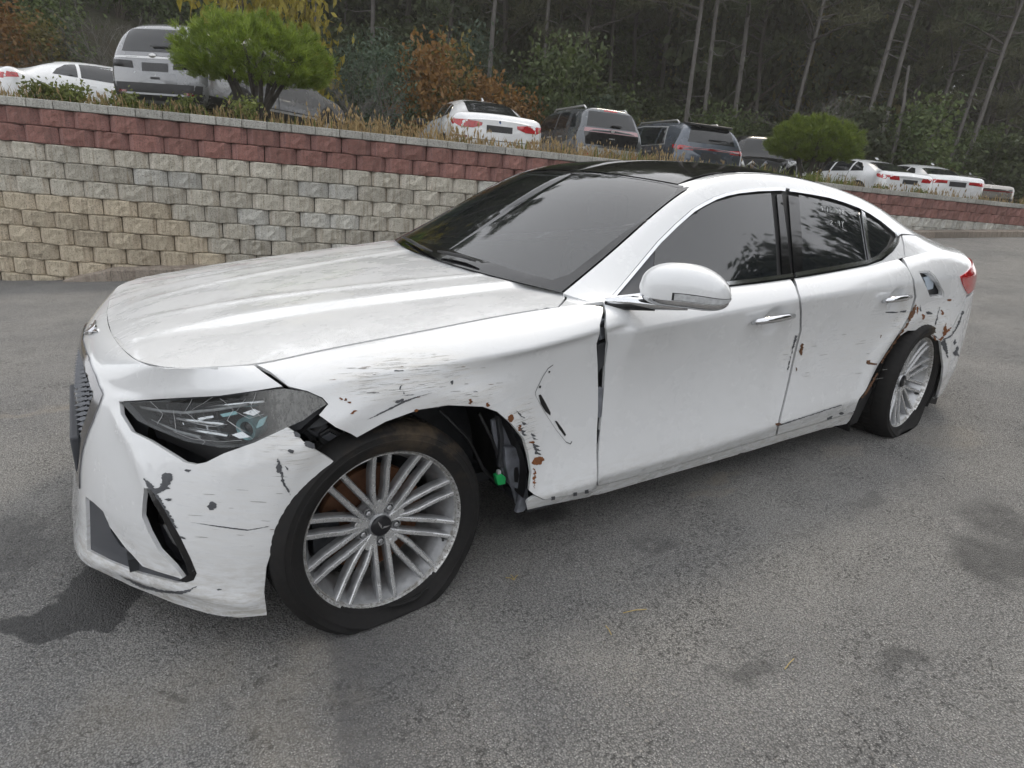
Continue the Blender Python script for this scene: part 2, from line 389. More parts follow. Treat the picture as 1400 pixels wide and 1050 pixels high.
# hood: u = x, v = 0 at the seam .. 1 at the centre line
def make_hood():
    nu, nv = 500, 240; xs = np.linspace(-.652, .86, nu)
    k = (np.linspace(0, 5.7, len(_e)) <= 2.4); ex, ey, ez = _e[k, 0], _e[k, 1], _e[k, 2]
    o = np.argsort(ex); ye = np.interp(xs, ex[o], ey[o]); ze = np.interp(xs, ex[o], ez[o])
    zc = spline([-.652,-.58,-.45,-.25,0,.3,.6,.86], np.array([[.765,.793,.822,.851,.878,.903,.922,.930]]).T, xs)[:, 0]
    v = np.linspace(0, 1, nv); t = 1-v
    P = np.zeros((nu, nv, 3)); P[..., 0] = xs[:, None]; P[..., 1] = ye[:, None]*t[None]
    P[..., 2] = ze[:, None]+(zc-ze)[:, None]*(1-t[None]**2.0)
    y = -P[..., 1]; x = P[..., 0]
    rl = .33+.20*np.clip((x+.6)/1.3, 0, 1)                      # outer ridge line, spreading rearwards
    amp = .014*np.clip((x+.62)/.3, 0, 1)
    P[..., 2] += amp*(1/(1+np.exp((y-rl)/.010))-.5)*np.exp(-((y-rl)/.13)**2)
    rl2 = .12+.24*np.clip((x+.6)/1.3, 0, 1)
    P[..., 2] += .0055*np.clip((x+.62)/.3, 0, 1)*np.exp(-((y-rl2)/.022)**2)
    L = Loft(-.652, .86, P, .78); L.flip_by = 'z'; return L
HOOD = make_hood()
BS = np.array([(.70,-.815,.897),(1.0,-.838,.906),(1.35,-.846,.915),(1.7,-.848,.921),(2.2,-.845,.945),(2.5,-.836,.964),(2.85,-.815,.985),(3.1,-.79,.985),(3.3,-.755,.975)])
ES = np.array([(.655,-.716,.912),(.96,-.668,1.075),(1.325,-.61,1.258),(1.70,-.582,1.318),(2.1,-.578,1.302),(2.5,-.585,1.242),(2.82,-.60,1.155),(3.08,-.63,1.06),(3.36,-.67,.985)])
CS = np.array([(.53,0,.925),(.86,0,1.11),(1.24,0,1.292),(1.66,0,1.352),(2.1,0,1.352),(2.5,0,1.30),(2.82,0,1.215),(3.12,0,1.105),(3.42,0,1.01)])
KU = [.33*i for i in range(9)]
def make_green():
    nu, nv = 700, 160; us = np.linspace(0, 2.64, nu); B = spline(KU, BS, us)[:, None]; E = spline(KU, ES, us)[:, None]; t = np.linspace(0, 1, nv)[None, :, None]
    h = np.clip((E[..., 2]-B[..., 2])/.39, .05, 1)
    C = E.copy(); C[..., 1] = E[..., 1]-.085*h-.0; C[..., 2] = E[..., 2]-.035*h
    return Loft(0, 2.64, B*(1-t)**2+2*C*t*(1-t)+E*t**2, .45)
GREEN = make_green()
def make_top():
    KT = KU+[2.97]; nu, nv = 800, 160; us = np.linspace(0, 2.97, nu)
    E = spline(KT, np.vstack([ES, [(3.50,-.60,.968)]]), us)[:, None]; C = spline(KT, np.vstack([CS, [(3.70,0,.985)]]), us)[:, None]; v = np.linspace(0, 1, nv)[None, :]
    P = np.zeros((nu, nv, 3)); w = 1-v
    P[..., 1] = E[..., 1]*w; P[..., 0] = C[..., 0]+(E[..., 0]-C[..., 0])*w**2; P[..., 2] = C[..., 2]+(E[..., 2]-C[..., 2])*w**2.1
    L = Loft(0, 2.97, P, .6); L.flip_by = 'z'; return L
TOP = make_top()
# ------------------------------------------------------------------ materials of the wrecked sedan
def glassy(name, trans, tint=(.6, .68, .72), rough=.015, ior=1.9, haze=None):
    """tinted pane: part clear, part dark film, mirror-like by angle"""
    t = NT(name); t.set(Base_Color=(.010, .012, .014), Roughness=rough, IOR=ior)
    tr = t.n('ShaderNodeBsdfTransparent'); tr.inputs[0].default_value = (*tint, 1)
    mx = t.n('ShaderNodeMixShader'); gl = t.n('ShaderNodeBsdfGlossy'); gl.inputs['Roughness'].default_value = rough; gl.inputs['Color'].default_value = (1, 1, 1, 1)
    mx2 = t.n('ShaderNodeMixShader'); fr = t.n('ShaderNodeFresnel'); fr.inputs['IOR'].default_value = ior
    n = t.noise(t.coord(), 14, 6, .65); t.rough(t.ramp(n, [(.3, rough), (.75, rough+.05)]))
    mx.inputs[0].default_value = trans; t.l(t.b.outputs[0], mx.inputs[1]); t.l(tr.outputs[0], mx.inputs[2])
    t.l(t.mth('MULTIPLY', fr.outputs[0], trans), mx2.inputs[0]); t.l(mx.outputs[0], mx2.inputs[1]); t.l(gl.outputs[0], mx2.inputs[2])
    if haze:
        d = t.n('ShaderNodeBsdfDiffuse'); d.inputs[0].default_value = (*haze[0], 1); m3 = t.n('ShaderNodeMixShader')
        t.l(haze[1](t), m3.inputs[0]); t.l(mx2.outputs[0], m3.inputs[1]); t.l(d.outputs[0], m3.inputs[2]); t.l(m3.outputs[0], t.out.inputs['Surface'])
    else: t.l(mx2.outputs[0], t.out.inputs['Surface'])
    return t.m
def blob(t, c, r):
    """soft 0..1 mask round a point of the body"""
    v = t.n('ShaderNodeVectorMath', operation='SUBTRACT'); t.l(t.coord(), v.inputs[0]); v.inputs[1].default_value = tuple(map(float, c))
    w = t.n('ShaderNodeVectorMath', operation='DIVIDE'); t.l(v.outputs[0], w.inputs[0]); w.inputs[1].default_value = r
    l = t.n('ShaderNodeVectorMath', operation='LENGTH'); t.l(w.outputs[0], l.inputs[0])
    return t.ramp(l.outputs['Value'], [(.45, 1.0), (1.0, 0.0)])
def paint_mat(name, regions, wet=False):
    t = NT(name); t.set(Roughness=.3, Coat_Weight=.9, Coat_Roughness=.03, Coat_IOR=1.6, IOR=1.45)
    o = t.coord(); base = (.68, .69, .70)
    dust = t.noise(o, 5, 6, .65); c = t.mix(t.ramp(dust, [(.35, 0.0), (.8, .08)]), base, (.58, .575, .55))
    fine = t.noise(t.mapv(o, (1, 1, 1)), 90, 3, .6); c = t.mix(t.ramp(fine, [(.64, 0.0), (.74, .15)]), c, (.50, .49, .46))
    zz = t.n('ShaderNodeSeparateXYZ'); t.l(o, zz.inputs[0])
    low = t.mth('MULTIPLY', t.ramp(zz.outputs[2], [(.16, 1.0), (.36, 0.0)]), t.ramp(t.noise(t.mapv(o, (2, 2, 9)), 9, 6, .7), [(.42, 0.0), (.62, .75)]))
    c = t.mix(low, c, (.40, .375, .33))
    r = t.ramp(dust, [(.3, .24), (.8, .31)]); coat = None
    if regions:
        m = None
        for cc, rr, k in regions:
            b = t.mth('MULTIPLY', blob(t, cc, rr), k); m = b if m is None else t.mth('MAXIMUM', m, b)
        s1 = t.noise(t.mapv(o, (5, 5, 150), rot=(0, .05, 0)), 1.6, 5, .7, .3)
        s2 = t.noise(t.mapv(o, (10, 10, 330), rot=(0, -.04, 0)), 1.3, 4, .7)
        patchy = t.noise(o, 11, 4, .6)
        k1 = t.mth('MULTIPLY', t.mth('GREATER_THAN', t.mth('ADD', s1, t.mth('MULTIPLY', m, .20)), .79), t.ramp(m, [(.05, 0.0), (.2, .75)]))
        k2 = t.mth('MULTIPLY', t.mth('GREATER_THAN', t.mth('ADD', t.mth('ADD', s2, t.mth('MULTIPLY', m, .16)), t.mth('MULTIPLY', patchy, .12)), .80), t.ramp(m, [(.1, 0.0), (.5, 1.0)]))
        haze_ = t.mth('MULTIPLY', t.ramp(m, [(.1, 0.0), (.9, .5)]), t.ramp(t.noise(t.mapv(o, (3, 3, 26)), 3, 5, .7), [(.4, 0.0), (.6, 1.0)]))
        c = t.mix(haze_, c, (.60, .58, .535)); c = t.mix(t.mth('MULTIPLY', k1, .55), c, (.36, .345, .315)); c = t.mix(t.mth('MULTIPLY', k2, .6), c, (.20, .19, .175))
        r = t.mix(t.mth('MAXIMUM', haze_, k1), r, .75)
        t.l(t.mth('SUBTRACT', .9, t.mth('MULTIPLY', m, .6), clamp=True), t.b.inputs['Coat Weight'])
        t.bump(t.mth('ADD', t.mth('MULTIPLY', t.mth('ADD', k1, k2), -1.0), t.mth('MULTIPLY', t.noise(t.mapv(o, (1, 1, 2.4)), 13, 3, .5), t.mth('MULTIPLY', m, 2.5))), .35, .004)
    if wet:
        d = t.vor(t.mapv(o, (1, 1, 1)), 170); sp = t.noise(t.mapv(o, (1.2, 2.0, 1), rot=(0, 0, .2)), 3.6, 7, .68)
        area = t.ramp(sp, [(.46, 0.0), (.53, 1.0)]); drops = t.mth('MULTIPLY', t.ramp(d, [(.12, 1.0), (.30, 0.0)]), area)
        c = t.mix(t.mth('MULTIPLY', area, .06), c, (.50, .49, .47)); r = t.mix(t.mth('MULTIPLY', area, .5), r, .38)
        t.l(t.mth('SUBTRACT', .9, t.mth('MULTIPLY', area, .28)), t.b.inputs['Coat Weight'])
        t.bump(drops, .5, .003)
    t.col(c); t.rough(r); return t.m
def W3(p): return WALL.ev(*[np.array([q]) for q in WALL.px(p)])[0]
REG = [(W3((320,700)), (.30, .25, .32), .40), (W3((410,610)), (.16, .2, .10), .85), (W3((560,515)), (.30, .25, .085), 1.0), (W3((715,590)), (.10, .2, .16), .9),
       (W3((640,545)), (.22, .2, .05), .8), (W3((1090,480)), (.16, .2, .12), .55), (W3((1180,470)), (.42, .2, .20), .42), (W3((1230,440)), (.15, .3, .16), .8), (W3((1275,440)), (.30, .3, .12), .95), (W3((1300,470)), (.16, .3, .22), .8), (W3((1110,585)), (.55, .2, .06), .75)]
M_PAINT = paint_mat('white_paint_scraped', REG); M_HOODP = paint_mat('white_paint_dew', [], wet=True); M_CLEAN = paint_mat('white_paint', [])
M_BLACK = simple('black_plastic', (.012, .012, .013), .5, var=.3); M_GLOSSBLACK = simple('gloss_black', (.006, .006, .007), .05, coat=.3, var=.2, vscale=5)
M_DARKGREY = simple('charcoal_plastic', (.055, .058, .066), .55, var=.15); M_CHROME = simple('chrome', (.72, .73, .75), .10, metal=1.0, var=.1)
M_INNER = simple('inner_metal', (.028, .030, .034), .5, var=.5, vscale=14); M_GALV = simple('bare_inner_panel', (.19, .20, .225), .45, metal=.3, var=.5, vscale=20)
M_RUST = simple('rust', (.17, .060, .018), .9, var=.6, vscale=90); M_RUST2 = simple('dark_rust', (.11, .05, .022), .9, var=.6, vscale=120); M_PRIMER_CREASE = simple('grey_primer_and_crease', (.075, .078, .085), .7, var=.3, vscale=90)
M_WS = glassy('windshield_glass', .30, (.55, .62, .66)); M_SIDEGLASS = glassy('privacy_glass', .10, (.35, .36, .38)); M_RUBBER = simple('rubber_seal', (.012, .012, .012), .6)
M_TAIL = simple('red_lens', (.45, .012, .016), .08, coat=1.0, var=.3, vscale=30); M_CLEARPL = simple('clear_lens', (.42, .43, .44), .08, coat=1.0, var=.3, vscale=60)
M_SEAT = simple('black_leather', (.02, .02, .022), .55, var=.2)
M_GREEN = simple('green_clip', (.01, .30, .08), .5, var=.2); M_TEAL = simple('teal_ring', (.30, .52, .55), .15, metal=.4)
def hz(t):
    zz = t.n('ShaderNodeSeparateXYZ'); t.l(t.coord(), zz.inputs[0])
    a = t.ramp(t.mth('ADD', zz.outputs[0], .62), [(.22, .03), (.30, .75)])
    n = t.noise(t.mapv(t.coord(), (25, 25, 9), rot=(0, .5, 0)), 5, 5, .7); return t.mth('MULTIPLY', a, t.ramp(n, [(.3, .35), (.7, 1.0)]))
M_LENS = glassy('headlight_lens', .86, (.90, .92, .92), ior=1.35, haze=((.33, .33, .32), hz))
# ------------------------------------------------------------------ wrecked sedan: panels
car = empty('damaged_sedan'); tag(car, 'wrecked white four-door sedan with flat tyres and a scraped flank standing on the asphalt', 'car')
FEND_REAR = [(824.5,426.5),(820,444),(820,455),(815.5,470),(817,500),(817.6,530),(817.6,560),(816,590),(815.5,620),(816,644),(815.5,668)]
ARCH_F = [(723,670),(726.7,646.7),(723,623),(716.7,600),(700,580),(680,563),(660,556),(613,554),(573,560),(526.7,576.7),(488,598)]
fender_px = [(394,528),('uv',WALL.px((351,496))[0],.996),('uv',1.2,.996),('uv',1.5,.996),('uv',1.8,.996),('uv',2.05,.996),(824,420)]+FEND_REAR+[(811,670),(745,683),(730,676)]+ARCH_F+[(480,593),(459,584),(436.5,567.5),(449,552.5),(441,543.5),(420,534.5)]
bumper_px = [('uv',0,1),('uv',.2,1),('uv',.4,1),('uv',.5,1),(212,502),(260,503),(300,502),(347,499.5),(366,514),(386,528),(350,534),(300,541),(225,545),(163,549),(165,566),(180,590),(204,602),(228,617),(252,632),(267,635),(282,632),(306,620),(348,605),(387,587),(393,584),(402,590),(414,603),(429,614),(456,630.5),(440,648),(420,667),(396,702),(375,741),(364,776),(361,810),(365,841),(321,845),(285,839),(240,825.5),(180,801.5),(120,773),('uv',.3,0),('uv',0,0)]
def wuv(y, z, x=-.75): return WALL.near((x, y, z))
GRP = [(116,471),(122.5,488),(132,513),(142,539),(136,556),(128,577),(119,599),(113,620),(110,648),(110,668)]
GRQ = [W3(p) for p in GRP]; GR = [(q[1], q[2], q[0]) for q in GRQ]; GZ0, GZ1 = GR[0][1]+.004, GR[-1][1]-.02
GRILLE = [('uv',0,wuv(0,GZ0,-.73)[1])]+[('uv',*wuv(*g)) for g in GR]+[('uv',0,wuv(0,GZ1,-.80)[1])]
i_g0, i_g1 = GRILLE[0], GRILLE[-1]
bumper_full = bumper_px+GRILLE[::-1]                      # outline closes round the grille opening at the centre line
INTAKE = [(117,679),(128,687),(141,699),(150,720),(170,747),(195,774),(215,781),(245,790),(252,796),(240,797),(190,784),(150,768),(119,752)]
FOG = [(197,667),(204,669),(216,686),(228,706),(243,733),(257,762),(266.5,783),(263,791),(255,793),(249,789),(238,775),(216,752),(203,728),(194,706),(194.5,690)]
fdoor_px = [(828.5,426),(829,452),(831.4,470),(827.5,500),(826,530),(823.6,560),(820.6,590),(818.5,620),(818.5,650),(817.5,664),(860,653),(910,640),(1015,608),(1060,595),(1063,580),(1075,530),(1086,480),(1093,452),(1093.5,425),(1092,408),(1087,392),('uv',WALL.px((1083,381))[0],1.0),('uv',WALL.px((990,392))[0],1.0),('uv',WALL.px((829,416))[0],.995)]
rdoor_px = [('uv',WALL.px((1086,381))[0],1.0),(1090,392),(1095,408),(1096.5,425),(1096,452),(1089,480),(1078,530),(1066,580),(1063,594),(1128.6,575),(1168,562),(1174,546),(1183,534),(1200,500),(1225.7,460),(1243,431),(1250,406),(1247.5,383),('uv',WALL.px((1237,362))[0],1.0),('uv',WALL.px((1186,363))[0],1.0)]
sill_px = [(817,667),(860,656),(910,643),(1015,611),(1060,597.5),(1128.6,577.5),(1169,564.5),(1160,581.4),(1128.6,587),(1071,604),(1015,621.5),(910,651.5),(812.5,680),(745,693.5),(722,699),(720,690),(732,679),(745,685.5),(811,672.5)]
quarter_px = [(1239.5,361),(1250,383),(1253,406),(1246,431),(1229,460),(1241,452),(1256.5,451.4),(1268.5,454),(1279,464),(1284,466),(1302.8,445.7),(1315,420),(1321,404),('uv',5.0,.72),('uv',5.0,1.0),('uv',4.4,1.0),('uv',4.0,1.0)]
FUEL = [(1256,371),(1270,370),(1278,376),(1284,386),(1291,400),(1291,406),(1272,408),(1268,396),(1262,383)]
rbump_px = [('uv',5.7,.70),('uv',5.0,.70),(1321.5,407),(1304,447),(1286,466),(1288,485),(1290,502),(1288,519),(1283,539),(1280.5,552.5),('uv',5.0,0.0),('uv',5.7,0)]
def wp(outline, holes=(), **kw): return patch(WALL, WALL.line(outline), [WALL.line(x) for x in holes], **kw)
def both(name, pieces, mat, parent=None, mat2=None, sub=None):
    a = join_patches(name, pieces, mat, parent or car); b = join_patches(name, pieces, mat2 or mat, parent or car, mirror=True); return a, b
def twin(name, pieces, mat, parents):
    return [join_patches(name, pieces, mat, parents[m], mirror=bool(m)) for m in (0, 1)]
bumper = join_patches('front_bumper', [wp(bumper_full, [INTAKE, FOG], step=.018)], M_PAINT, car)
_b = join_patches('bumper_right_half', [wp(bumper_full, [INTAKE, FOG], step=.03)], M_CLEAN, car, mirror=True); _b.name = 'front_bumper_side'
fender = both('front_fender', [wp(fender_px, step=.014)], M_PAINT, mat2=M_CLEAN)
fdoor = both('front_door', [wp(fdoor_px, step=.015)], M_PAINT, mat2=M_CLEAN)
rdoor = both('rear_door', [wp(rdoor_px, step=.015)], M_PAINT, mat2=M_CLEAN)
sill = both('side_sill', [wp(sill_px, step=.02, offset=-.006)], M_PAINT, mat2=M_CLEAN)
quarter = both('quarter_panel', [wp(quarter_px, [FUEL], step=.014)], M_PAINT, mat2=M_CLEAN)
rbump = both('rear_bumper', [wp(rbump_px, step=.02)], M_PAINT, mat2=M_CLEAN)
hood_uv = HOOD.line([('uv',-.648,1)]+[('uv',x,0.011) for x in (-.646,-.63,-.60,-.55,-.5,-.4,-.3,-.1,.1,.3,.5)]+[(740,427),(762,420),(772,408),(771,400),(740,394.5),(696,384.5),(639,369.5),('uv',.55,1)])
def half_pair(P):            # whole hood: left patch and its mirror joined in one mesh
    V, F, N, th = P; m = (V*[1, -1, 1], F[:, ::-1], N*[1, -1, 1], th); return [P, m]
hood = join_patches('hood', half_pair(patch(HOOD, hood_uv, step=.016)), M_HOODP, car)
cowl = [patch(HOOD, HOOD.line([(745,425.5),(765,419.5),(775,408),(774,399),(800,395),('uv',.86,.2),('uv',.86,0),('uv',.55,0)]), step=.02, offset=-.002)]
twin('cowl_corner', cowl, M_CLEAN, fender)
# black cowl tray under the windshield edge
both('cowl_tray', [patch(HOOD, [(.5, 1), (.86, 1), (.86, .12), (.70, .12), (.6, .4)], step=.04, offset=-.035, thick=0)], M_BLACK)
u_hd = .66
ws = join_patches('windshield', half_pair(patch(TOP, [(0, 0.02), (0, .5), (0, 1), (u_hd, 1), (u_hd, .5), (u_hd, 0.02), (.33, 0.02)], step=.03, thick=0)), M_WS, car)
frit = [patch(TOP, [(0, .012), (.33, .012), (u_hd+.001, .012), (u_hd-.02, .06), (.33, .055), (.1, .07), (.05, .12), (.06, .5), (.07, 1), (0, 1), (0, .5)], step=.03, offset=.0012, thick=0),
        patch(TOP, [(u_hd-.02, .05), (u_hd+.001, .05), (u_hd+.001, 1), (u_hd-.025, 1)], step=.03, offset=.0012, thick=0)]
join_patches('windshield_border', frit+[(P*[1, -1, 1], F[:, ::-1], N*[1, -1, 1], 0) for P, F, N, t_ in frit], M_GLOSSBLACK, ws)
roof = join_patches('roof', half_pair(patch(TOP, [(u_hd+.006, .10), (u_hd+.006, 1), (1.62, 1), (1.62, .10)], step=.03, offset=.002)), M_GLOSSBLACK, car)
both('roof_rail', [patch(TOP, [(u_hd-.02, 0), (u_hd+.004, .095), (1.62, .095), (1.9, .12), (2.64, .12), (2.64, 0), (1.4, 0)], step=.02)], M_CLEAN)
both('roof_seam', [patch(TOP, [(u_hd, .085), (u_hd, .105), (1.62, .105), (1.62, .085)], step=.03, offset=-.004, thick=0)], M_RUBBER)
join_patches('rear_window', half_pair(patch(TOP, [(1.63, .12), (1.63, 1), (2.42, 1), (2.38, .12)], step=.03, thick=0)), M_SIDEGLASS, car)
trunk = join_patches('trunk_lid', half_pair(patch(TOP, [(2.40, 0), (2.44, .5), (2.43, 1), (2.97, 1), (2.97, 0)], step=.02)), M_CLEAN, car)
tr2 = [patch(WALL, [(5.0, .72), (5.0, 1), (5.35, 1), (5.7, 1), (5.7, .72), (5.35, .72)], step=.03)]
join_patches('trunk_face', tr2+[(P*[1, -1, 1], F[:, ::-1], N*[1, -1, 1], t_) for P, F, N, t_ in tr2], M_CLEAN, trunk)
# greenhouse side: white rail, chrome, panes
UPPER = [(829.5,413),(862,374),(898.6,330),(922,307),(945.7,286),(960,277.5),(977,268.7),(992,263.5),(1008.6,260),(1035,257),(1066.7,256),(1087,259),(1110,262.5),(1134,267),(1155,273.5),(1175,281),(1190,289),(1206.6,300),(1220,311),(1230,320.5)]
LOWER = [(1230,320.5),(1227,331),(1219,343),(1205,354.5),(1186,362.5),(1135,372),(1083,380.5),(1035,387),(990,392.5),(910,404),(829.5,414.5)]
both('side_frame', [patch(GREEN, GREEN.line([('uv',.0,.0)]+UPPER+[(1233,319.5),('uv',2.64,.45),('uv',2.64,1),('uv',1.4,1),('uv',.0,1)]), step=.016)], M_CLEAN)
both('rear_pillar', [patch(GREEN, GREEN.line([(1233.5,322),(1236.5,335),(1238.5,361),('uv',GREEN.px((1238.5,361))[0]+.01,.0),('uv',2.2,.0),('uv',2.64,.0),('uv',2.64,.44)]), step=.016)], M_CLEAN)
twin('door_corner', [patch(GREEN, GREEN.line([(1231,322),(1229,332),(1221,344),(1207,356),(1188,362.5),('uv',GREEN.px((1188,363.5))[0],.0),('uv',GREEN.px((1236.5,361.5))[0],.0),(1236,352),(1235,336)]), step=.016)], M_CLEAN, rdoor)
def inset(path, d):
    out = []
    for i, p in enumerate(path):
        a = path[max(i-1, 0)]; b = path[min(i+1, len(path)-1)]; tx, ty = b[0]-a[0], b[1]-a[1]; L = math.hypot(tx, ty) or 1
        out.append((p[0]-ty/L*d, p[1]+tx/L*d))
    return out
def strip(path, d0, d1): return inset(path, d0)+inset(path, d1)[::-1]
twin('upper_trim', [patch(GREEN, GREEN.line(strip(UPPER[:11]+[(1073.5,257)], .8, 5.2)), step=.02, offset=.004, thick=.008)], M_CHROME, fdoor)
twin('upper_trim', [patch(GREEN, GREEN.line(strip([(1079,258)]+UPPER[11:], .8, 4.2)), step=.02, offset=.004, thick=.008)], M_CHROME, rdoor)
twin('belt_trim', [patch(GREEN, GREEN.line(strip([(1083,379),(1035,385.5),(990,391),(910,402.5),(836,412)], 0, 5)), step=.02, offset=.006, thick=.010)], M_CHROME, fdoor)
twin('belt_trim', [patch(GREEN, GREEN.line(strip([(1228,327),(1224,336),(1216,345.5),(1203,354.2),(1186,361),(1135,370.5),(1087,378.5)], 0, 5.5)), step=.02, offset=.006, thick=.010)], M_CHROME, rdoor)
SEAL = UPPER+LOWER[1:]
both('window_seal', [patch(GREEN, GREEN.line(SEAL), step=.03, offset=-.010, thick=0)], M_RUBBER)
PANE_F = [(896,340),(922,314),(945,295),(960,285),(977,276),(1010,267),(1055,263),(1059,300),(1062.5,345),(1063.5,378),(990,388.5),(893,402)]
PANE_R = [(1093,265.5),(1134,275),(1155,281),(1176,290),(1181,320),(1186.5,356),(1135,366),(1098,372.5)]
PANE_Q = [(1183.5,293),(1203,306),(1219,322),(1215,334),(1204,346),(1191,354.5)]
twin('sail_panel', [patch(GREEN, GREEN.line([(836,411),(865,376),(895,341),(892.5,402)]), step=.02, offset=-.003, thick=.006)], M_DARKGREY, fdoor)
twin('door_window', [patch(GREEN, GREEN.line(PANE_F), step=.02, offset=-.004, thick=0)], M_SIDEGLASS, fdoor)
twin('door_window', [patch(GREEN, GREEN.line(PANE_R), step=.02, offset=-.004, thick=0)], M_SIDEGLASS, rdoor)
twin('quarter_window', [patch(GREEN, GREEN.line(PANE_Q), step=.02, offset=-.005, thick=0)], M_SIDEGLASS, rdoor)
twin('pillar_trim', [patch(GREEN, GREEN.line([(1062,266),(1069,265.5),(1076,320),(1082,377),(1070,379),(1067,320)]), step=.02, offset=0, thick=.008)], M_GLOSSBLACK, fdoor)
twin('pillar_trim', [patch(GREEN, GREEN.line([(1078,267),(1092,269.5),(1097,330),(1097.5,372.5),(1086,375),(1083,330)]), step=.02, offset=0, thick=.008)], M_GLOSSBLACK, rdoor)
twin('window_divider', [patch(GREEN, GREEN.line([(1177,288),(1182,291.5),(1190,355),(1187.5,356.5)]), step=.02, offset=.003, thick=.01)], M_CHROME, rdoor)
# inner shells behind the gaps and openings
def shell(u0, u1, v0, v1, off, holes=()):
    hs = []
    for cx, cz, R in holes:
        hs.append([WALL.near((cx+R*math.cos(a), -.9, max(cz+R*math.sin(a), .17))) for a in np.linspace(-.4, math.pi+.4, 26)])
    return patch(WALL, [(u0, v0)]+[(u, v0) for u in np.arange(u0+.1, u1, .1)]+[(u1, v0), (u1, v1)]+[(u, v1) for u in np.arange(u1-.1, u0, -.1)]+[(u0, v1)], hs, step=.04, offset=off, thick=0)
both('inner_body', [shell(1.85, 3.75, .06, .97, -.035), shell(1.05, 1.9, .60, .97, -.05), shell(3.72, 5.0, .62, .97, -.03)], M_INNER)
both('front_structure', [shell(0, .5, .02, .97, -.05), shell(.48, 1.08, .02, .97, -.15)], M_INNER)
both('rear_structure', [shell(4.62, 5.6, .02, .95, -.06)], M_INNER)
both('cabin_lining', [patch(GREEN, [(u, .62) for u in np.arange(.5, 2.3, .1)]+[(2.3, .62), (2.3, 1), (.5, 1)], step=.05, offset=-.03, thick=0)], M_INNER)
# ------------------------------------------------------------------ ground level
def gz(x, y):
    a = .024 + .115*math.tanh(max(x, -3)*.09)
    w = 1/(1+math.exp((x-7.5)/1.6)); d = max(y-1.2, 0)
    return a - .073*w*d*d/(d+.8) if d > 0 else a
# ------------------------------------------------------------------ wheels
M_RIM = simple('alloy', (.42, .425, .435), .36, metal=.7, var=.25, vscale=30)
def scuffed():
    t = NT('scuffed_alloy'); t.set(Metallic=.75); n = t.noise(t.coord(), 55, 6, .7); k = t.ramp(n, [(.44, 0.0), (.56, 1.0)])
    t.col(t.mix(k, (.62, .62, .62), (.38, .37, .35))); t.rough(t.ramp(n, [(.4, .3), (.6, .7)])); t.bump(n, .5, .002); return t.m
M_LIP = scuffed(); M_FACE = simple('machined_face', (.70, .71, .72), .26, metal=.8, var=.12, vscale=40)
def tyre_mat():
    t = NT('tyre_rubber'); o = t.coord(); n = t.noise(o, 9, 6, .65); n2 = t.noise(o, 60, 3, .6)
    zz = t.n('ShaderNodeSeparateXYZ'); t.l(o, zz.inputs[0])
    k = t.mth('MULTIPLY', t.ramp(n, [(.46, 0.0), (.70, .75)]), t.ramp(t.mth('ADD', zz.outputs[2], t.mth('MULTIPLY', zz.outputs[0], .5)), [(.20, .02), (.33, 1.0)]))
    t.col(t.mix(k, t.mix(n2, (.007, .007, .008), (.016, .015, .014)), (.13, .095, .06))); t.set(Roughness=.78, Specular_IOR_Level=.3); t.bump(n2, .25, .002); return t.m
M_TYRE = tyre_mat(); M_DISC = simple('rusty_disc', (.16, .075, .04), .7, metal=.5, var=.5, vscale=25); M_CAP = simple('cap_black', (.012, .012, .014), .3)
def spoke_mesh(ubend):
    m = MB()
    for q in (-1, 1):
        st = [(.062, .0105, .046), (.088, .0175, .041), (.120, .0215, .035), (.18, .0225, .026), (.239, .0235, .010)] if ubend else [(.036, .0195, .050), (.075, .0205, .043), (.12, .0215, .035), (.18, .0225, .026), (.239, .0235, .010)]
        R = []
        for r, off, y in st:
            wf, wb, d = .0062, .0098, .034 if r < .2 else .028
            R.append([(q*off-wf, y, r), (q*off+wf, y, r), (q*off+wb, y+.009, r), (q*off+wb, y+d, r), (q*off-wb, y+d, r), (q*off-wb, y+.009, r)])
        v = [p for g in R for p in g]; f = [tuple(range(6)), tuple(range(24, 30))[::-1]]
        for i in range(4):
            for k in range(6): f.append((i*6+k, (i+1)*6+k, (i+1)*6+(k+1) % 6, i*6+(k+1) % 6))
        m.add(v, f)
    if ubend: m.prism([(-.0165, .0455, .064), (-.0165, .0455, .078), (0, .0445, .084), (.0165, .0455, .078), (.0165, .0455, .064), (.012, .049, .030), (-.012, .049, .030)], (0, .03, 0))
    return m
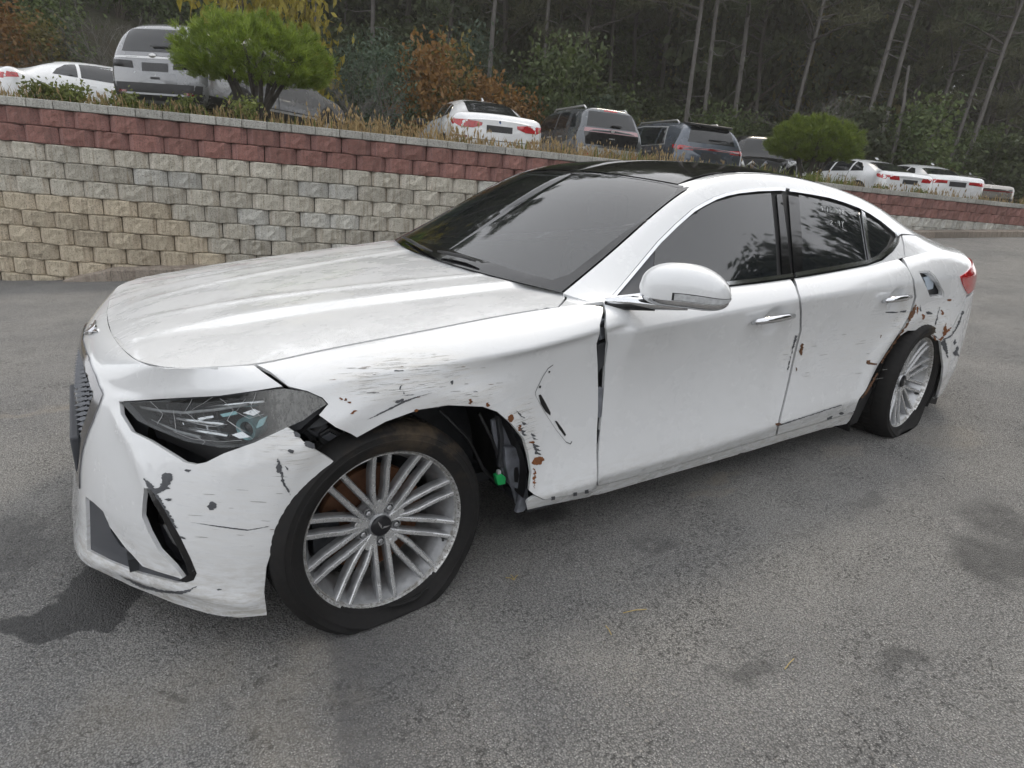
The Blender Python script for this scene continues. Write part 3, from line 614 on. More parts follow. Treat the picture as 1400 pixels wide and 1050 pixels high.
def wheel(cx, cy, cz, steer, camber, side, flat):
    w = bpy.data.objects.new('wheel', None); link(w, car)
    M = Matrix.Translation((cx, cy, cz)) @ Matrix.Rotation(steer, 4, 'Z') @ Matrix.Rotation(camber, 4, 'X')
    if side > 0: M = M @ Matrix.Rotation(math.pi, 4, 'Z')
    w.matrix_local = M; Mi = M.inverted(); g = gz(cx, cy)
    prof = [(.242, .004), (.250, -.006), (.2515, -.0085), (.254, -.0085), (.2555, -.0095), (.268, -.017), (.281, -.0195), (.2825, -.0215), (.286, -.0215), (.2875, -.0200), (.300, -.019), (.302, -.0205), (.305, -.0195), (.308, -.016), (.320, -.004), (.327, .012), (.329, .030), (.329, .044), (.323, .046), (.323, .053), (.329, .055), (.330, .088), (.324, .090), (.324, .097), (.330, .099),
            (.330, .132), (.324, .134), (.324, .141), (.329, .143), (.329, .172), (.325, .190), (.316, .206), (.295, .221), (.270, .217), (.250, .204), (.242, .196)]
    n = 264; v = []; m = len(prof)
    for k in range(n):
        a = 2*math.pi*k/n; lat = (k % 4 == 0)
        for j, (r, y) in enumerate(prof):
            if lat and (14 <= j <= 17 or 28 <= j <= 30): r -= .0016
            if k % 4 == 2 and 20 <= j <= 25: r -= .003
            p = M @ Vector((r*math.cos(a), y, r*math.sin(a)))
            if flat and p.z < g+.10:
                pen = max(0, g+.004-p.z); near = max(0, g+.085-p.z)
                t = (r-.242)/.09; bul = near*.20*math.sin(math.pi*min(max(t, 0), 1))
                q = Mi @ Vector((p.x, p.y, max(p.z, g+.004)))
                q.y += (-bul if y < .1 else bul); v.append(tuple(q)); continue
            v.append((r*math.cos(a), y, r*math.sin(a)))
    f = [(k*m+j, k*m+j+1, ((k+1) % n)*m+j+1, ((k+1) % n)*m+j) for k in range(n) for j in range(m-1)]
    mk('tyre', v, f, M_TYRE, w, smooth=True, sharp=38)
    MB().lathe([(.2405, .006), (.2475, -.003), (.2505, .001), (.249, .010), (.243, .014), (.236, .011), (.2335, .020), (.2405, .024)], 96, closed=True).build('rim_lip', M_LIP, w, True, 40)
    MB().lathe([(.2345, .016), (.226, .036), (.214, .060), (.205, .10), (.212, .17), (.238, .196)], 72).build('rim_barrel', M_RIM, w, True, 60)
    ph = math.pi
    if not hasattr(wheel, 'sp'):
        wheel.sp = [spoke_mesh(b).build('spoke', M_RIM, w) for b in (False, True)]; first = True
        for so in wheel.sp:
            so.data.materials.append(M_FACE); bm = bmesh.new(); bm.from_mesh(so.data); bmesh.ops.recalc_face_normals(bm, faces=bm.faces); bm.to_mesh(so.data); bm.free()
            for pl in so.data.polygons: pl.material_index = 1 if pl.normal.y < -.75 else 0
    else: first = False
    for k in range(10):
        b = k % 2
        if first and k < 2: o = wheel.sp[b]
        else: o = bpy.data.objects.new('spoke', wheel.sp[b].data); link(o, w)
        o.rotation_euler = (0, ph+k*math.pi/5, 0)
        if first and k < 2: ngroup_mesh(o, .0025, 2, 30)
        else: ngroup_mesh(o, .0025, 2, 30)
    MB().lathe([(.0, .044), (.033, .044), (.037, .050), (.040, .062), (.072, .066), (.078, .080), (.070, .10), (0, .10)], 48).build('hub', M_RIM, w, True, 35)
    cap = MB().lathe([(0, .034), (.026, .035), (.031, .038), (.033, .046)], 40).build('hub_cap', M_CAP, w, True, 35)
    em = MB()
    for sx in (-1, 1):
        em.prism([(0, .0325, -.006), (sx*.005, .0325, .004), (sx*.024, .0325, .012), (sx*.012, .0325, .001)][::sx], (0, .004, 0), Matrix.Rotation(.55, 4, 'Y'))
    em.build('hub_emblem', M_CHROME, w)
    for k in range(5):
        a = -math.pi/2+k*2*math.pi/5; c = Matrix.Translation((.056*math.cos(a), 0, .056*math.sin(a)))
        MB().lathe([(.0165, .066), (.0150, .052), (.0125, .052), (.0115, .064)], 18, c).lathe([(0, .047), (.006, .0475), (.0085, .050), (.0095, .066)], 6, c).build('wheel_bolt', M_RIM, w, True, 30)
    MB().lathe([(.055, .105), (.163, .105), (.166, .112), (.166, .128), (.163, .135), (.055, .135)], 64).build('brake_disc', M_DISC, w, True, 35)
    MB().box((-.19, .085, -.06), (-.11, .16, .06)).build('brake_caliper', M_INNER, w)
    MB().tube([(.205, .035, -.105), (.190, .010, -.098)], [.005, .004], 8).build('valve', M_BLACK, w)
    return w
wheel(-.058, -.889, .296, rad(3.7), rad(-2.5), -1, True)
wheel(2.853, -.905, .318, rad(6.0), rad(0), -1, True)
wheel(-.03, .885, .325, rad(3.7), 0, 1, True); wheel(2.83, .895, .345, 0, 0, 1, True)
# torn bead of the front tyre
_g = gz(-.06, -.9)
MB().tube([(-.10, -.916, _g+.045), (-.04, -.922, _g+.034), (.01, -.925, _g+.036), (.06, -.917, _g+.052)], [.002, .006, .007, .002], 7).build('torn_tyre_flap', M_TYRE, car, True)
# ------------------------------------------------------------------ nose: intakes, grille, badge, plate holder
def backing(name, px, off, mat, parent=None, hole=(), step=.02, thick=0):
    return join_patches(name, [patch(WALL, WALL.line(px), [WALL.line(h) for h in hole], step=step, offset=off, thick=thick)], mat, parent or bumper)
def grow(path, d):
    c = np.mean(np.array(path, float), 0); return [tuple(c+(np.array(p)-c)*d) for p in path]
backing('intake_back', grow(INTAKE, 1.12), -.075, M_BLACK)
backing('intake_trim', grow(INTAKE, 1.02), -.010, M_DARKGREY, hole=[[(146,704),(150,716),(169,745),(178,757),(160,748),(147,728)]], thick=.05)
for k in range(4):
    a, b = (143+6*k, 711+13*k), (168+5*k, 730+11*k); pa, pb = W3(a), W3(b)
    MB().tube([pa+[.03, .01, 0], pb+[.03, .01, 0]], .004, 6).build('intake_slat', M_BLACK, bumper)
backing('fog_back', grow(FOG, 1.15), -.085, M_BLACK)
backing('fog_frame', [(201,667),(208,670),(220,688),(232,708),(247,735),(261,764),(269,784),(265,793),(255,796),(244,793),(252,789),(258,784),(250,762),(236,735),(222,708),(209,686)], .001, M_GLOSSBLACK, thick=.03)
backing('fog_plate', [(206,722),(226,726),(234,742),(252,780),(248,788),(236,774),(215,750)], -.026, M_GLOSSBLACK, thick=.006)
for a, b in (((199,700),(225,703)), ((197,684),(216,689))):
    MB().tube([W3(a)+[.035, .03, 0], W3(b)+[.02, .03, 0]], .006, 6).build('fog_slat', M_BLACK, bumper)
grille = empty('grille'); grille.parent = car
_go = WALL.line(GRILLE)
def gpatch(name, o, off, mat, step=.03, thick=0, hole=()):
    p = patch(WALL, o, hole, step=step, offset=off, thick=thick); q = (p[0]*[1, -1, 1], p[1][:, ::-1], p[2]*[1, -1, 1], p[3])
    return join_patches(name, [p, q], mat, grille)
gpatch('grille_back', _go, -.045, M_BLACK)
_zm = (GZ0+GZ1)/2; GRI = [('uv',0,wuv(0,GZ0-.035,-.73)[1])]+[('uv',*wuv(y*.87, _zm+(z-_zm)*.84, x)) for y, z, x in GR]+[('uv',0,wuv(0,GZ1+.03,-.79)[1])]
_gi = WALL.line(GRI); ring = WALL.line(GRILLE+GRI[::-1])
gpatch('grille_frame', ring, .004, simple('dark_chrome', (.30, .30, .31), .12, metal=1.0), .012, .035)
stud = None
for iz in range(13):
    for iy in range(-8, 9):
        z = .365+iz*.0245; y = iy*.042+(.021 if iz % 2 else 0)
        lim = float(np.interp(z, [g[1] for g in GR[::-1]], [-g[0] for g in GR[::-1]]))*.86
        if abs(y) > lim or z > GZ0-.04 or z < GZ1+.03: continue
        u, v = wuv(-abs(y), z, -.78); P = WALL.ev(np.array([u]), np.array([v]))[0]*[1, -1 if y > 0 else 1, 1]
        if abs(y) < .09 and abs(z-.50) < .06: continue
        if stud is None:
            stud = MB().add([(-.020, 0, 0), (0, -.019, 0), (0, 0, .0075), (0, .019, 0), (0, 0, -.0075), (.012, 0, 0)], [(0,1,2),(0,2,3),(0,3,4),(0,4,1),(5,2,1),(5,3,2),(5,4,3),(5,1,4)]).build('grille_stud', simple('stud_chrome', (.12, .125, .135), .25, metal=.8), grille); o = stud
        else: o = bpy.data.objects.new('grille_stud', stud.data); link(o, grille)
        o.location = (P[0]+.018, P[1], P[2])
MB().lathe([(0, -.012), (.05, -.010), (.075, 0), (.08, .01)], 40, Matrix.Translation((-.765, 0, .50)) @ Matrix.Rotation(-math.pi/2, 4, 'Z') @ Matrix.Diagonal((1, 1, .8, 1))).build('radar_badge', M_GLOSSBLACK, grille, True)
ph_ = MB().box((-.796, -.262, .378), (-.770, .262, .492)).build('plate_holder', M_DARKGREY, bumper); ngroup_mesh(ph_, .006)
# winged emblem above the grille
_n = WALL.nrm(np.array([0.0]), np.array([.88]))[0]; _p = WALL.ev(np.array([0.0]), np.array([.88]))[0]; _n = np.array([_n[0], 0, _n[2]])/math.hypot(_n[0], _n[2]); _t = np.array([_n[2], 0, -_n[0]])
EM = Matrix(((0, _t[0], _n[0], _p[0]), (1, 0, 0, 0), (0, _t[2], _n[2], _p[2]), (0, 0, 0, 1)))
em = MB().prism([(0, -.022, 0), (.016, -.004, 0), (.013, .018, 0), (0, .024, 0), (-.013, .018, 0), (-.016, -.004, 0)], (0, 0, .010), EM)
for s in (-1, 1):
    em.prism([(s*.014, -.006, 0), (s*.05, .010, 0), (s*.085, .022, 0), (s*.07, .024, 0), (s*.013, .016, 0)][::s], (0, 0, .006), EM)
    em.prism([(s*.017, -.010, 0), (s*.05, -.001, 0), (s*.07, .008, 0), (s*.05, .005, 0), (s*.016, -.004, 0)][::s], (0, 0, .007), EM)
ngroup_mesh(em.build('bonnet_emblem', M_CHROME, bumper), .0015)
# ------------------------------------------------------------------ headlight
LENS = [(163,550),(204,548.5),(252,545.5),(300,541.5),(350,535),(388,530.5),(420,535.5),(440,544.5),(447.5,552.5),(435,560),(414,575),(393,584.5),(360,600),(330,611),(300,612.5),(252,603.5),(210,587),(186,575)]
for m in (0, 1):
    hl = bpy.data.objects.new('headlight', None); link(hl, car)
    sg = np.array([1, -1 if m else 1, 1])
    def hp(nm, px, off, mat, thick=0, step=.015, hole=()): return join_patches(nm, [patch(WALL, WALL.line(px), [WALL.line(h) for h in hole], step=step, offset=off, thick=thick)], mat, hl, mirror=bool(m))
    hp('housing', [(158,546),(204,544),(300,537),(390,525),(455,552),(400,590),(300,640),(262,642),(180,596)], -.085, M_BLACK)
    hp('lens', LENS, -.004, M_LENS)
    hp('lens_rim', LENS, -.006, M_DARKGREY, .05, .02, [grow(LENS, .93)])
    def bar(nm, pts, offs, r, mat):
        P = [(WALL.ev(*[np.array([c]) for c in WALL.px(p)])[0]+WALL.nrm(*[np.array([c]) for c in WALL.px(p)])[0]*o)*sg for p, o in zip(pts, offs)]
        return MB().tube(P, r, 6).build(nm, mat, hl, True)
    bar('light_guide', [(176,556),(205,561),(240,563),(285,558),(330,550)], [-.03]*5, .0045, M_CLEARPL)
    bar('light_guide', [(172,562),(196,576),(230,590),(262,598)], [-.03]*4, .0045, M_CLEARPL)
    bar('reflector_strip', [(195,566),(240,573),(290,578)], [-.05]*3, .010, M_CHROME)
    bar('reflector_strip', [(215,582),(255,589),(295,596)], [-.05]*3, .010, M_CHROME)
    bar('inner_bezel', [(250,556),(300,550),(350,545)], [-.05]*3, .012, M_CHROME)
    for k in range(5): bar('reflector_fin', [(205+k*17,553-k*.5),(208+k*17,568+k),(214+k*17,586+k*2.2)], [-.055]*3, .004, M_CHROME if k % 2 else M_DARKGREY)
    c = (WALL.ev(*[np.array([q]) for q in WALL.px((326,582))])[0]+WALL.nrm(*[np.array([q]) for q in WALL.px((326,582))])[0]*-.05)*sg
    R_ = Matrix.Translation(c) @ Matrix.Rotation((-1 if not m else 1)*rad(-48) if False else (rad(-52) if not m else rad(-128)), 4, 'Z')
    MB().lathe([(.020, -.012), (.030, -.016), (.032, 0), (.030, .03), (.018, .03)], 28, R_).build('projector_ring', M_TEAL, hl, True, 40)
    MB().lathe([(0, -.010), (.010, -.008), (.019, .002)], 24, R_).build('projector_lens', M_GLOSSBLACK, hl, True)
    if not m:
        rr = random.Random(3)
        for pts in ([(205,549),(222,566),(214,580)], [(236,560),(240,592)], [(262,546),(252,562),(268,576),(290,580)], [(290,543),(262,560)], [(240,572),(285,583),(310,580)], [(300,545),(318,560),(310,575),(335,590)], [(236,590),(262,600),(300,604),(330,602)], [(266,596),(280,604),(276,608)], [(335,545),(322,563),(340,572),(360,566)], [(310,575),(345,600)], [(350,537),(342,556),(356,570)]):
            d = []
            for a, b in zip(pts, pts[1:]):
                for k in range(4): d.append((a[0]+(b[0]-a[0])*k/4+rr.uniform(-.4, .4), a[1]+(b[1]-a[1])*k/4+rr.uniform(-.4, .4)))
            d.append(pts[-1]); P = [W3(p)+WALL.nrm(*[np.array([q]) for q in WALL.px(p)])[0]*-.002 for p in d]
            MB().tube(P, .0006, 4).build('lens_crack', M_CLEARPL, hl)
        for poly, off in (([(322,562),(338,556),(348,560),(338,566)], -.03), ([(288,564),(310,559),(313,563),(292,568)], -.035), ([(306,594),(322,589),(334,598),(318,600)], -.03), ([(345,572),(357,566),(352,580),(340,586)], -.034), ([(258,570),(280,566),(281,569),(260,573)], -.03)):
            hp('broken_bezel', poly, off, M_CHROME if off > -.033 else M_TEAL, .004)
        hp('lens_shard', [(284,593),(290,590),(304,604),(330,609),(318,612.5),(298,611)], .006, M_LENS, .002)
# exposed module, bracket and loom between headlight and wheel
Y0 = -.815
mod = empty('exposed_module'); mod.parent = car
def slab(name, px, Y, d, mat, par, bev=.004):
    P = [at_y(p, Y) for p in px]; o = MB().prism(P[::-1], (0, d, 0)).build(name, mat, par); 
    return ngroup_mesh(o, bev)
slab('bracket', [(402,582),(412,576),(425,570),(440,578),(484,598),(476,606),(452,622),(432,612)], Y0+.03, .05, M_DARKGREY, mod)
slab('module_box', [(417,573),(433,570),(447,578),(450,592),(437,600),(420,590)], Y0-.012, .05, M_DARKGREY, mod)
slab('connector', [(436,594),(452,584),(468,592),(466,604),(450,613),(437,604)], Y0-.02, .05, M_BLACK, mod)
slab('connector_lip', [(440,598),(452,591),(462,596),(450,604)], Y0-.03, .02, M_DARKGREY, mod, .002)
P_ = at_y((432,580), Y0-.016); MB().lathe([(.010, -.004), (.016, -.008), (.019, 0), (.019, .02)], 20, Matrix.Translation(P_)).lathe([(0, 0), (.010, -.004)], 20, Matrix.Translation(P_)).build('module_boss', M_BLACK, mod, True, 35)
MB().tube([at_y(p, Y0+.01) for p in [(436,612),(430,600),(420,596),(424,606),(436,616)]], .004, 8).build('wire_loom', M_BLACK, mod, True)
slab('support_rail', [(405,585),(430,566),(452,556),(458,560),(440,572),(414,594)], Y0+.06, .03, M_INNER, mod)
# ------------------------------------------------------------------ mirror, handles, wiper
for m in (0,):
    sg = -1 if m else 1; mir = bpy.data.objects.new('door_mirror', None); link(mir, car)
    a = np.array([.815, -.925, .957]); b = np.array([.995, -1.115, .962]); ax = b-a; c0 = (a+b)/2; L = np.linalg.norm(ax)/2+.012; e1 = ax/np.linalg.norm(ax); fw = np.cross([0, 0, 1], e1); fw = fw if fw[0] < 0 else -fw
    def sec(s, th):
        k = (1-abs(s)**3.2)**.42 if abs(s) < 1 else 0
        zt = .076-.012*(s > 0)*s*s*2 if math.sin(th) > 0 else .058
        fr = .085 if math.cos(th) > 0 else .030
        ce, se = math.cos(th), math.sin(th); p = .8 if se > 0 else .45
        P = c0+e1*(s*L)+fw*(math.copysign(abs(ce)**p, ce)*fr*k)+np.array([0, 0, 1])*(math.copysign(abs(se)**p, se)*zt*k+.012*(1-s*s)-.006*s)
        return P*[1, sg, 1]
    def seg(nm, t0, t1, mat, s0=-.999, s1=.999, n=26, ns=40, grow_=1.0):
        v = [c for i in range(ns+1) for c in [sec(s0+(s1-s0)*i/ns, t0+(t1-t0)*j/n) for j in range(n+1)]]
        if grow_ != 1: cc = c0*[1, sg, 1]; v = [cc+(p-cc)*grow_ for p in v]
        f = [(i*(n+1)+j, (i+1)*(n+1)+j, (i+1)*(n+1)+j+1, i*(n+1)+j+1) for i in range(ns) for j in range(n)]
        if not m: f = [q[::-1] for q in f]
        return mk(nm, v, f, mat, mir, True)
    seg('mirror_cap', rad(-14), rad(185), M_CLEAN); seg('mirror_chrome', rad(-52), rad(-14), M_CHROME); seg('mirror_base', rad(-175), rad(-52), M_BLACK)
    seg('mirror_glass', rad(184), rad(186+0), M_CHROME)
    seg('turn_signal', rad(-11.4), rad(-.6), M_CLEARPL, -.22, .985, 8, 40, 1.012)
    seg('signal_rim', rad(-12.6), rad(-.25), M_BLACK, -.27, .988, 8, 40, 1.006)
    P = [np.array(p)*[1, sg, 1] for p in ((.735, -.838, .905), (.80, -.885, .906), (.86, -.945, .905), (.93, -1.02, .907))]
    MB().tube(P, [.010, .017, .019, .012], 10).build('mirror_arm', M_CHROME, mir, True)
    P = [p-[0, 0, .010] for p in P[:3]]; MB().tube(P, [.008, .018, .012], 10).build('mirror_foot', M_BLACK, mir, True)
    if not m: mirror_l = mir
for dr, pts in ((fdoor, [(1027.5,442),(1035,440),(1056,437),(1076,433.5),(1085,432)]), (rdoor, [(1206,413),(1212,411),(1225,409),(1238,407),(1245,406)])):
    P = [at_y(p, Y) for p, Y in zip(pts, (-.928, -.948, -.956, -.952, -.932))]
    for m in (0, 1):
        Q = [p*[1, -1 if m else 1, 1] for p in P]; h = MB().tube(Q, [.006, .012, .0145, .0145, .010], 14); h.build('door_handle', M_CHROME, dr[m], True)
P = [at_y(p, -.934) for p in [(1070,429),(1078,428),(1081,434),(1076,440)]]
MB().tube([TOP.ev(np.array([u]), np.array([v]))[0]+np.array([-.01, 0, .018]) for u, v in ((.03, .62), (.035, .75), (.03, .9), (.025, 1.0))], [.004, .008, .008, .005], 6).build('wiper', M_BLACK, ws, True)
MB().tube([TOP.ev(np.array([u]), np.array([v]))[0]*[1, -1, 1]+np.array([-.01, 0, .018]) for u, v in ((.015, .95), (.02, .75), (.03, .5), (.03, .25))], [.004, .008, .008, .004], 6).build('wiper', M_BLACK, ws, True)
# ------------------------------------------------------------------ rear: lamp, fuel pocket
for m in (0, 1):
    tl = join_patches('tail_light', [patch(WALL, WALL.line([(1312.5,378),(1315,388),(1322,402),('uv',5.05,.735),('uv',5.35,.76),('uv',5.35,.90),('uv',5.05,.93)]), step=.015, offset=.006, thick=.03)], M_TAIL, car, mirror=bool(m))
fp = backing('fuel_pocket', grow(FUEL, 1.16), -.06, M_BLACK, quarter[0])
backing('fuel_rim', FUEL, -.004, M_CLEAN, quarter[0], [grow(FUEL, .90)], .01, .02)
slab('fuel_cap', [(1263,380),(1270,378),(1277,386),(1276,395),(1268,397)], -.895, .03, simple('cap_plastic', (.45, .52, .60), .4), quarter[0], .003)
# ------------------------------------------------------------------ fender vent, door-gap metal, wheel house
VENT = [(756,498),(749,503),(742,514),(734,530),(731.5,536),(732,541),(745,565),(760,588),(774,605),(780,607.5),(782,604),(772,588),(755,562),(742,538),(742,530),(748,514),(756,502)]
backing('vent_outline', VENT, .0012, M_PRIMER_CREASE, fender[0], [grow(VENT, .975)], .01)
for s_ in ([(736,540),(739,539),(746,551),(752.5,564),(752,568),(745,562),(739,552)], [(758,575),(761,575.5),(768,585),(773.5,594),(772,596.5),(764,586)], [(737,527),(739.5,527),(739,530.5),(736.5,530)], [(750,507),(752,507),(751.5,509.5),(749.5,509.5)]):
    backing('vent_slot', s_, .0016, M_BLACK, fender[0], (), .01)
gap = empty('door_hinge'); gap.parent = car
for px_, d in (([(820,440),(828,436),(829,462),(820,466)], .03), ([(816.5,472),(829,466),(826,500),(818,510)], .02), ([(818,530),(825,530),(823,570),(818,572)], .03), ([(817,588),(821,588),(819,640),(816.5,640)], .025)):
    slab('hinge_bracket', px_, -.893+d*.4, .02, M_GALV if d > .025 else M_INNER, gap, .003)
def arch_liner(cx, cz, R, y0, y1, a0, a1, name, mat, sg=1):
    v = []; n = 30; k = 8; f = []
    for i in range(n+1):
        a = a0+(a1-a0)*i/n
        for j in range(k+1):
            y = y0+(y1-y0)*j/k; r = R+.012*mnoise.noise(Vector((a*3, j*.8, cx)))
            v.append((cx+r*math.cos(a), y*sg, cz+r*math.sin(a)))
    for i in range(n):
        for j in range(k): f.append((i*(k+1)+j, i*(k+1)+j+1, (i+1)*(k+1)+j+1, (i+1)*(k+1)+j))
    return mk(name, v, f, mat, car, True)
for sg in (1, -1):
    arch_liner(.0, .30, .44, -.865, -.52, rad(-5), rad(160), 'wheel_house', M_BLACK, sg); arch_liner(2.80, .30, .43, -.875, -.52, rad(-25), rad(205), 'wheel_house', M_BLACK, sg)
    mk('inner_guard', [(-.5, -.52*sg, .18), (.5, -.52*sg, .18), (.5, -.52*sg, .8), (-.5, -.52*sg, .8)], [(0, 1, 2, 3)], M_INNER, car); mk('inner_guard', [(2.3, -.52*sg, .2), (3.3, -.52*sg, .2), (3.3, -.52*sg, .8), (2.3, -.52*sg, .8)], [(0, 1, 2, 3)], M_INNER, car)
house = empty('crumpled_inner_guard'); house.parent = car
slab('guard_sheet', [(672,575),(690,568),(708,590),(718,612),(722,640),(721,668),(717,690),(706,690),(700,668),(684,640),(676,610)], -.80, .012, M_GALV, house, .003)
slab('guard_bracket', [(690,612),(708,612),(716,630),(714,672),(698,664),(692,640)], -.825, .03, M_GALV, house, .004)
slab('bracket_hole', [(704,640),(708,639),(710,650),(708,660),(704,659),(703,650)], -.8285, .004, M_BLACK, house, .001)
slab('guard_tube', [(680,570),(686,570),(690,600),(688,640),(682,640),(684,604)], -.815, .02, M_INNER, house, .004)
slab('guard_flange', [(716,664),(722,668),(724,690),(716,700),(706,702),(708,697)], -.845, .02, M_GALV, house, .004)
slab('green_clip', [(678,651),(686,648),(692,653),(691,662),(681,664)], -.835, .02, M_GREEN, house, .002)
slab('clip_stem', [(681,644),(685,643),(686,650),(681,651)], -.832, .012, M_CLEARPL, house, .001)
for pts, Y in (([(600,560),(640,600),(660,640),(690,670)], -.78), ([(655,565),(672,600),(684,630),(700,655)], -.80), ([(690,575),(688,610),(700,640)], -.79)):
    MB().tube([at_y(p, Y) for p in pts], .006, 8).build('loose_hose', M_BLACK, house, True)
# mud flap shred and rear arch liner edge
slab('torn_liner', [(1176,548),(1190,524),(1194,531),(1186,548),(1172,578),(1162,582),(1166,566)], -.88, .02, M_BLACK, car, .003)
slab('torn_liner', [(1284,470),(1290,490),(1288,520),(1280,553),(1263,550),(1264,546),(1276,540),(1281,505)], -.86, .02, M_BLACK, car, .003)
# underbody and cabin
MB().box((-.70, -.60, .20), (3.65, .60, .24)).build('underbody', M_INNER, car)
for sg in (-1, 1): MB().box((.46, min(.60*sg, .86*sg), .20), (2.32, max(.60*sg, .86*sg), .235)).build('floor_side', M_INNER, car)
cab = empty('cabin'); cab.parent = car
for (x, y) in ((1.45, -.38), (1.45, .38), (2.35, -.38), (2.35, .38)):
    st = MB().box((x-.27, y-.25, .38), (x+.25, y+.25, .55)); st.box((x+.12, y-.24, .5), (x+.30, y+.24, 1.02), Matrix.Translation((x, 0, .5)) @ Matrix.Rotation(rad(14), 4, 'Y') @ Matrix.Translation((-x, 0, -.5)))
    ngroup_mesh(st.build('seat', M_SEAT, cab), .05, 3); ngroup_mesh(MB().box((x+.27, y-.13, 1.02), (x+.38, y+.13, 1.18)).build('headrest', M_SEAT, cab), .04, 3)
ngroup_mesh(MB().box((.62, -.72, .55), (1.0, .72, .86)).build('dashboard', M_SEAT, cab), .06, 3)
MB().add([(Matrix.Translation((1.08, -.38, .86)) @ Matrix.Rotation(rad(62), 4, 'Y') @ Vector(((.175+.014*math.cos(b))*math.cos(a), (.175+.014*math.cos(b))*math.sin(a), .014*math.sin(b)))) for a in np.linspace(0, 2*math.pi, 40, endpoint=False) for b in np.linspace(0, 2*math.pi, 8, endpoint=False)],
         [(i*8+j, ((i+1) % 40)*8+j, ((i+1) % 40)*8+(j+1) % 8, i*8+(j+1) % 8) for i in range(40) for j in range(8)]).build('steering_wheel', M_SEAT, cab, True)
# ------------------------------------------------------------------ chips, scrapes and rust traced on the panels
def chip(px, mat, par, nm, jit=1.2, off=.0010, seed=0):
    rr = random.Random(seed+int(px[0][0]*7)); d = []
    for i, p in enumerate(px):
        q = px[(i+1) % len(px)]; n = max(1, int(math.hypot(q[0]-p[0], q[1]-p[1])/1.3))
        d += [(p[0]+(q[0]-p[0])*k/n+rr.uniform(-jit, jit)*1.5, p[1]+(q[1]-p[1])*k/n+rr.uniform(-jit, jit)*.5) for k in range(n)]
    try: join_patches(nm, [patch(WALL, [WALL.px(p) for p in d], step=.008, offset=off, thick=0)], mat, par)
    except Exception as e: print('chip', px[0], e)
def ell(c, rx, ry, a=0): return [(c[0]+rx*math.cos(t)*math.cos(a)-ry*math.sin(t)*math.sin(a), c[1]+rx*math.cos(t)*math.sin(a)+ry*math.sin(t)*math.cos(a)) for t in np.linspace(0, 2*math.pi, 10, endpoint=False)]
for c in ([(196,654),(206,660),(213,668),(220,664),(222,650),(227,646),(236,648),(237,655),(230,666),(234,668),(224,670),(216,676),(226,693),(238,713),(243,722),(238,722),(226,703),(212,682),(203,670)], ell((290,691),6,6,.6), ell((258,643.5),4,2), ell((382,641),4,6), [(379,627),(383,630),(386,648),(391,664),(396,673),(391,668),(385,656),(381,642)], ell((231,683),4.5,2), ell((398,617),4,2.5,.5), ell((424,608),8,4.5,.4), ell((406,594),6,3,.7), [(162,786),(178,792),(196,800),(225,807),(252,808),(266,802),(270,800),(262,808),(248,812),(222,810),(192,803)], [(285,838),(300,842),(318,843),(322,846),(305,846.5),(290,842)], ell((250,735),6,1.5,.3), ell((300,806/1.0),2,1)):
    chip(c, M_PRIMER_CREASE, bumper, 'chip_or_crease')
for c in (ell((392,640),4,.8,.9), [(262,714),(300,719),(340,724),(368,719),(366,720),(338,725.5),(300,720.5)], [(388,660),(394,668),(397,677),(392,670)], [(245,752),(258,772),(268,784),(265,783),(252,766)]):
    chip(c, M_PRIMER_CREASE, bumper, 'scratch', .5)
for c in (ell((466,545),3,1.8,.3), ell((473,546),2.2,2.2), ell((478,550),1.6,1.4), ell((484,563),4.5,1.4,-.4), ell((481,565),2,1), ell((698,572),3.2,5.5), ell((710,585),2,5,.2), ell((728,604.5),4,1.7), ell((735,630),9,5.5,-.3), ell((643,549),2,4), ell((667,553),1.5,3.5), ell((569,561),2.5,2), [(729,640),(731.5,642),(732,660),(730.5,668),(729.5,660)]):
    chip(c, M_RUST, fender[0], 'rust_spot')
for c in (ell((544,549),4,2,-.3), ell((549,547),4,2,-.4), ell((618,523),1.8,3), ell((548,530),1,4,.3), ell((552,536),1,3), ell((545,507),8,.8), ell((510,537),9,.6), ell((560,540),8,.5,-.1), ell((650,535.5),3,.8), [(502,574),(520,564),(538,555),(552,548),(566,543),(590,537),(566,544.5),(539,557),(521,566)],  # long slanting strip draws the fender crease, its shade laid on as dark colour
          [(709,586),(716,584),(713,588),(720,589),(715,592),(722,595),(716,596)], [(705,560),(712,567),(718,572),(711,569)], [(726,592),(733,596),(728,597),(735,601),(729,601)], [(728,606),(738,610),(732,612),(740,616),(733,617),(741,622),(732,621)], [(712,576),(722,580),(716,581)]):
    chip(c, M_PRIMER_CREASE, fender[0], 'chip_or_crease', .7)
rr_ = random.Random(21); M_SCR = simple('grey_scratch', (.26, .255, .245), .7, var=.3, vscale=60)
for k in range(26):
    x0, y0 = rr_.uniform(455, 700), rr_.uniform(500, 552); L = rr_.uniform(4, 16)
    if y0 > 562-.0012*(x0-613)**2-6: continue
    chip(ell((x0, y0), L/2, rr_.uniform(.25, .45), -.05), M_SCR if rr_.random() < .75 else M_RUST2, fender[0], 'scratch', .25)
for k in range(24):
    x0, y0 = rr_.uniform(260, 420), rr_.uniform(650, 790)
    if x0 > 452-(y0-632)*.75 or rr_.random() < .3: continue
    chip(ell((x0, y0), rr_.uniform(3, 12), rr_.uniform(.25, .4), .05), M_SCR if rr_.random() < .7 else M_RUST2, bumper, 'scratch', .2)
for k in range(12):
    x0, y0 = rr_.uniform(1060, 1230), rr_.uniform(452, 520); chip(ell((x0, y0), rr_.uniform(2, 8), rr_.uniform(.2, .3), -.12), M_SCR, rdoor[0] if x0 > 1092 else fdoor[0], 'scratch', .2)
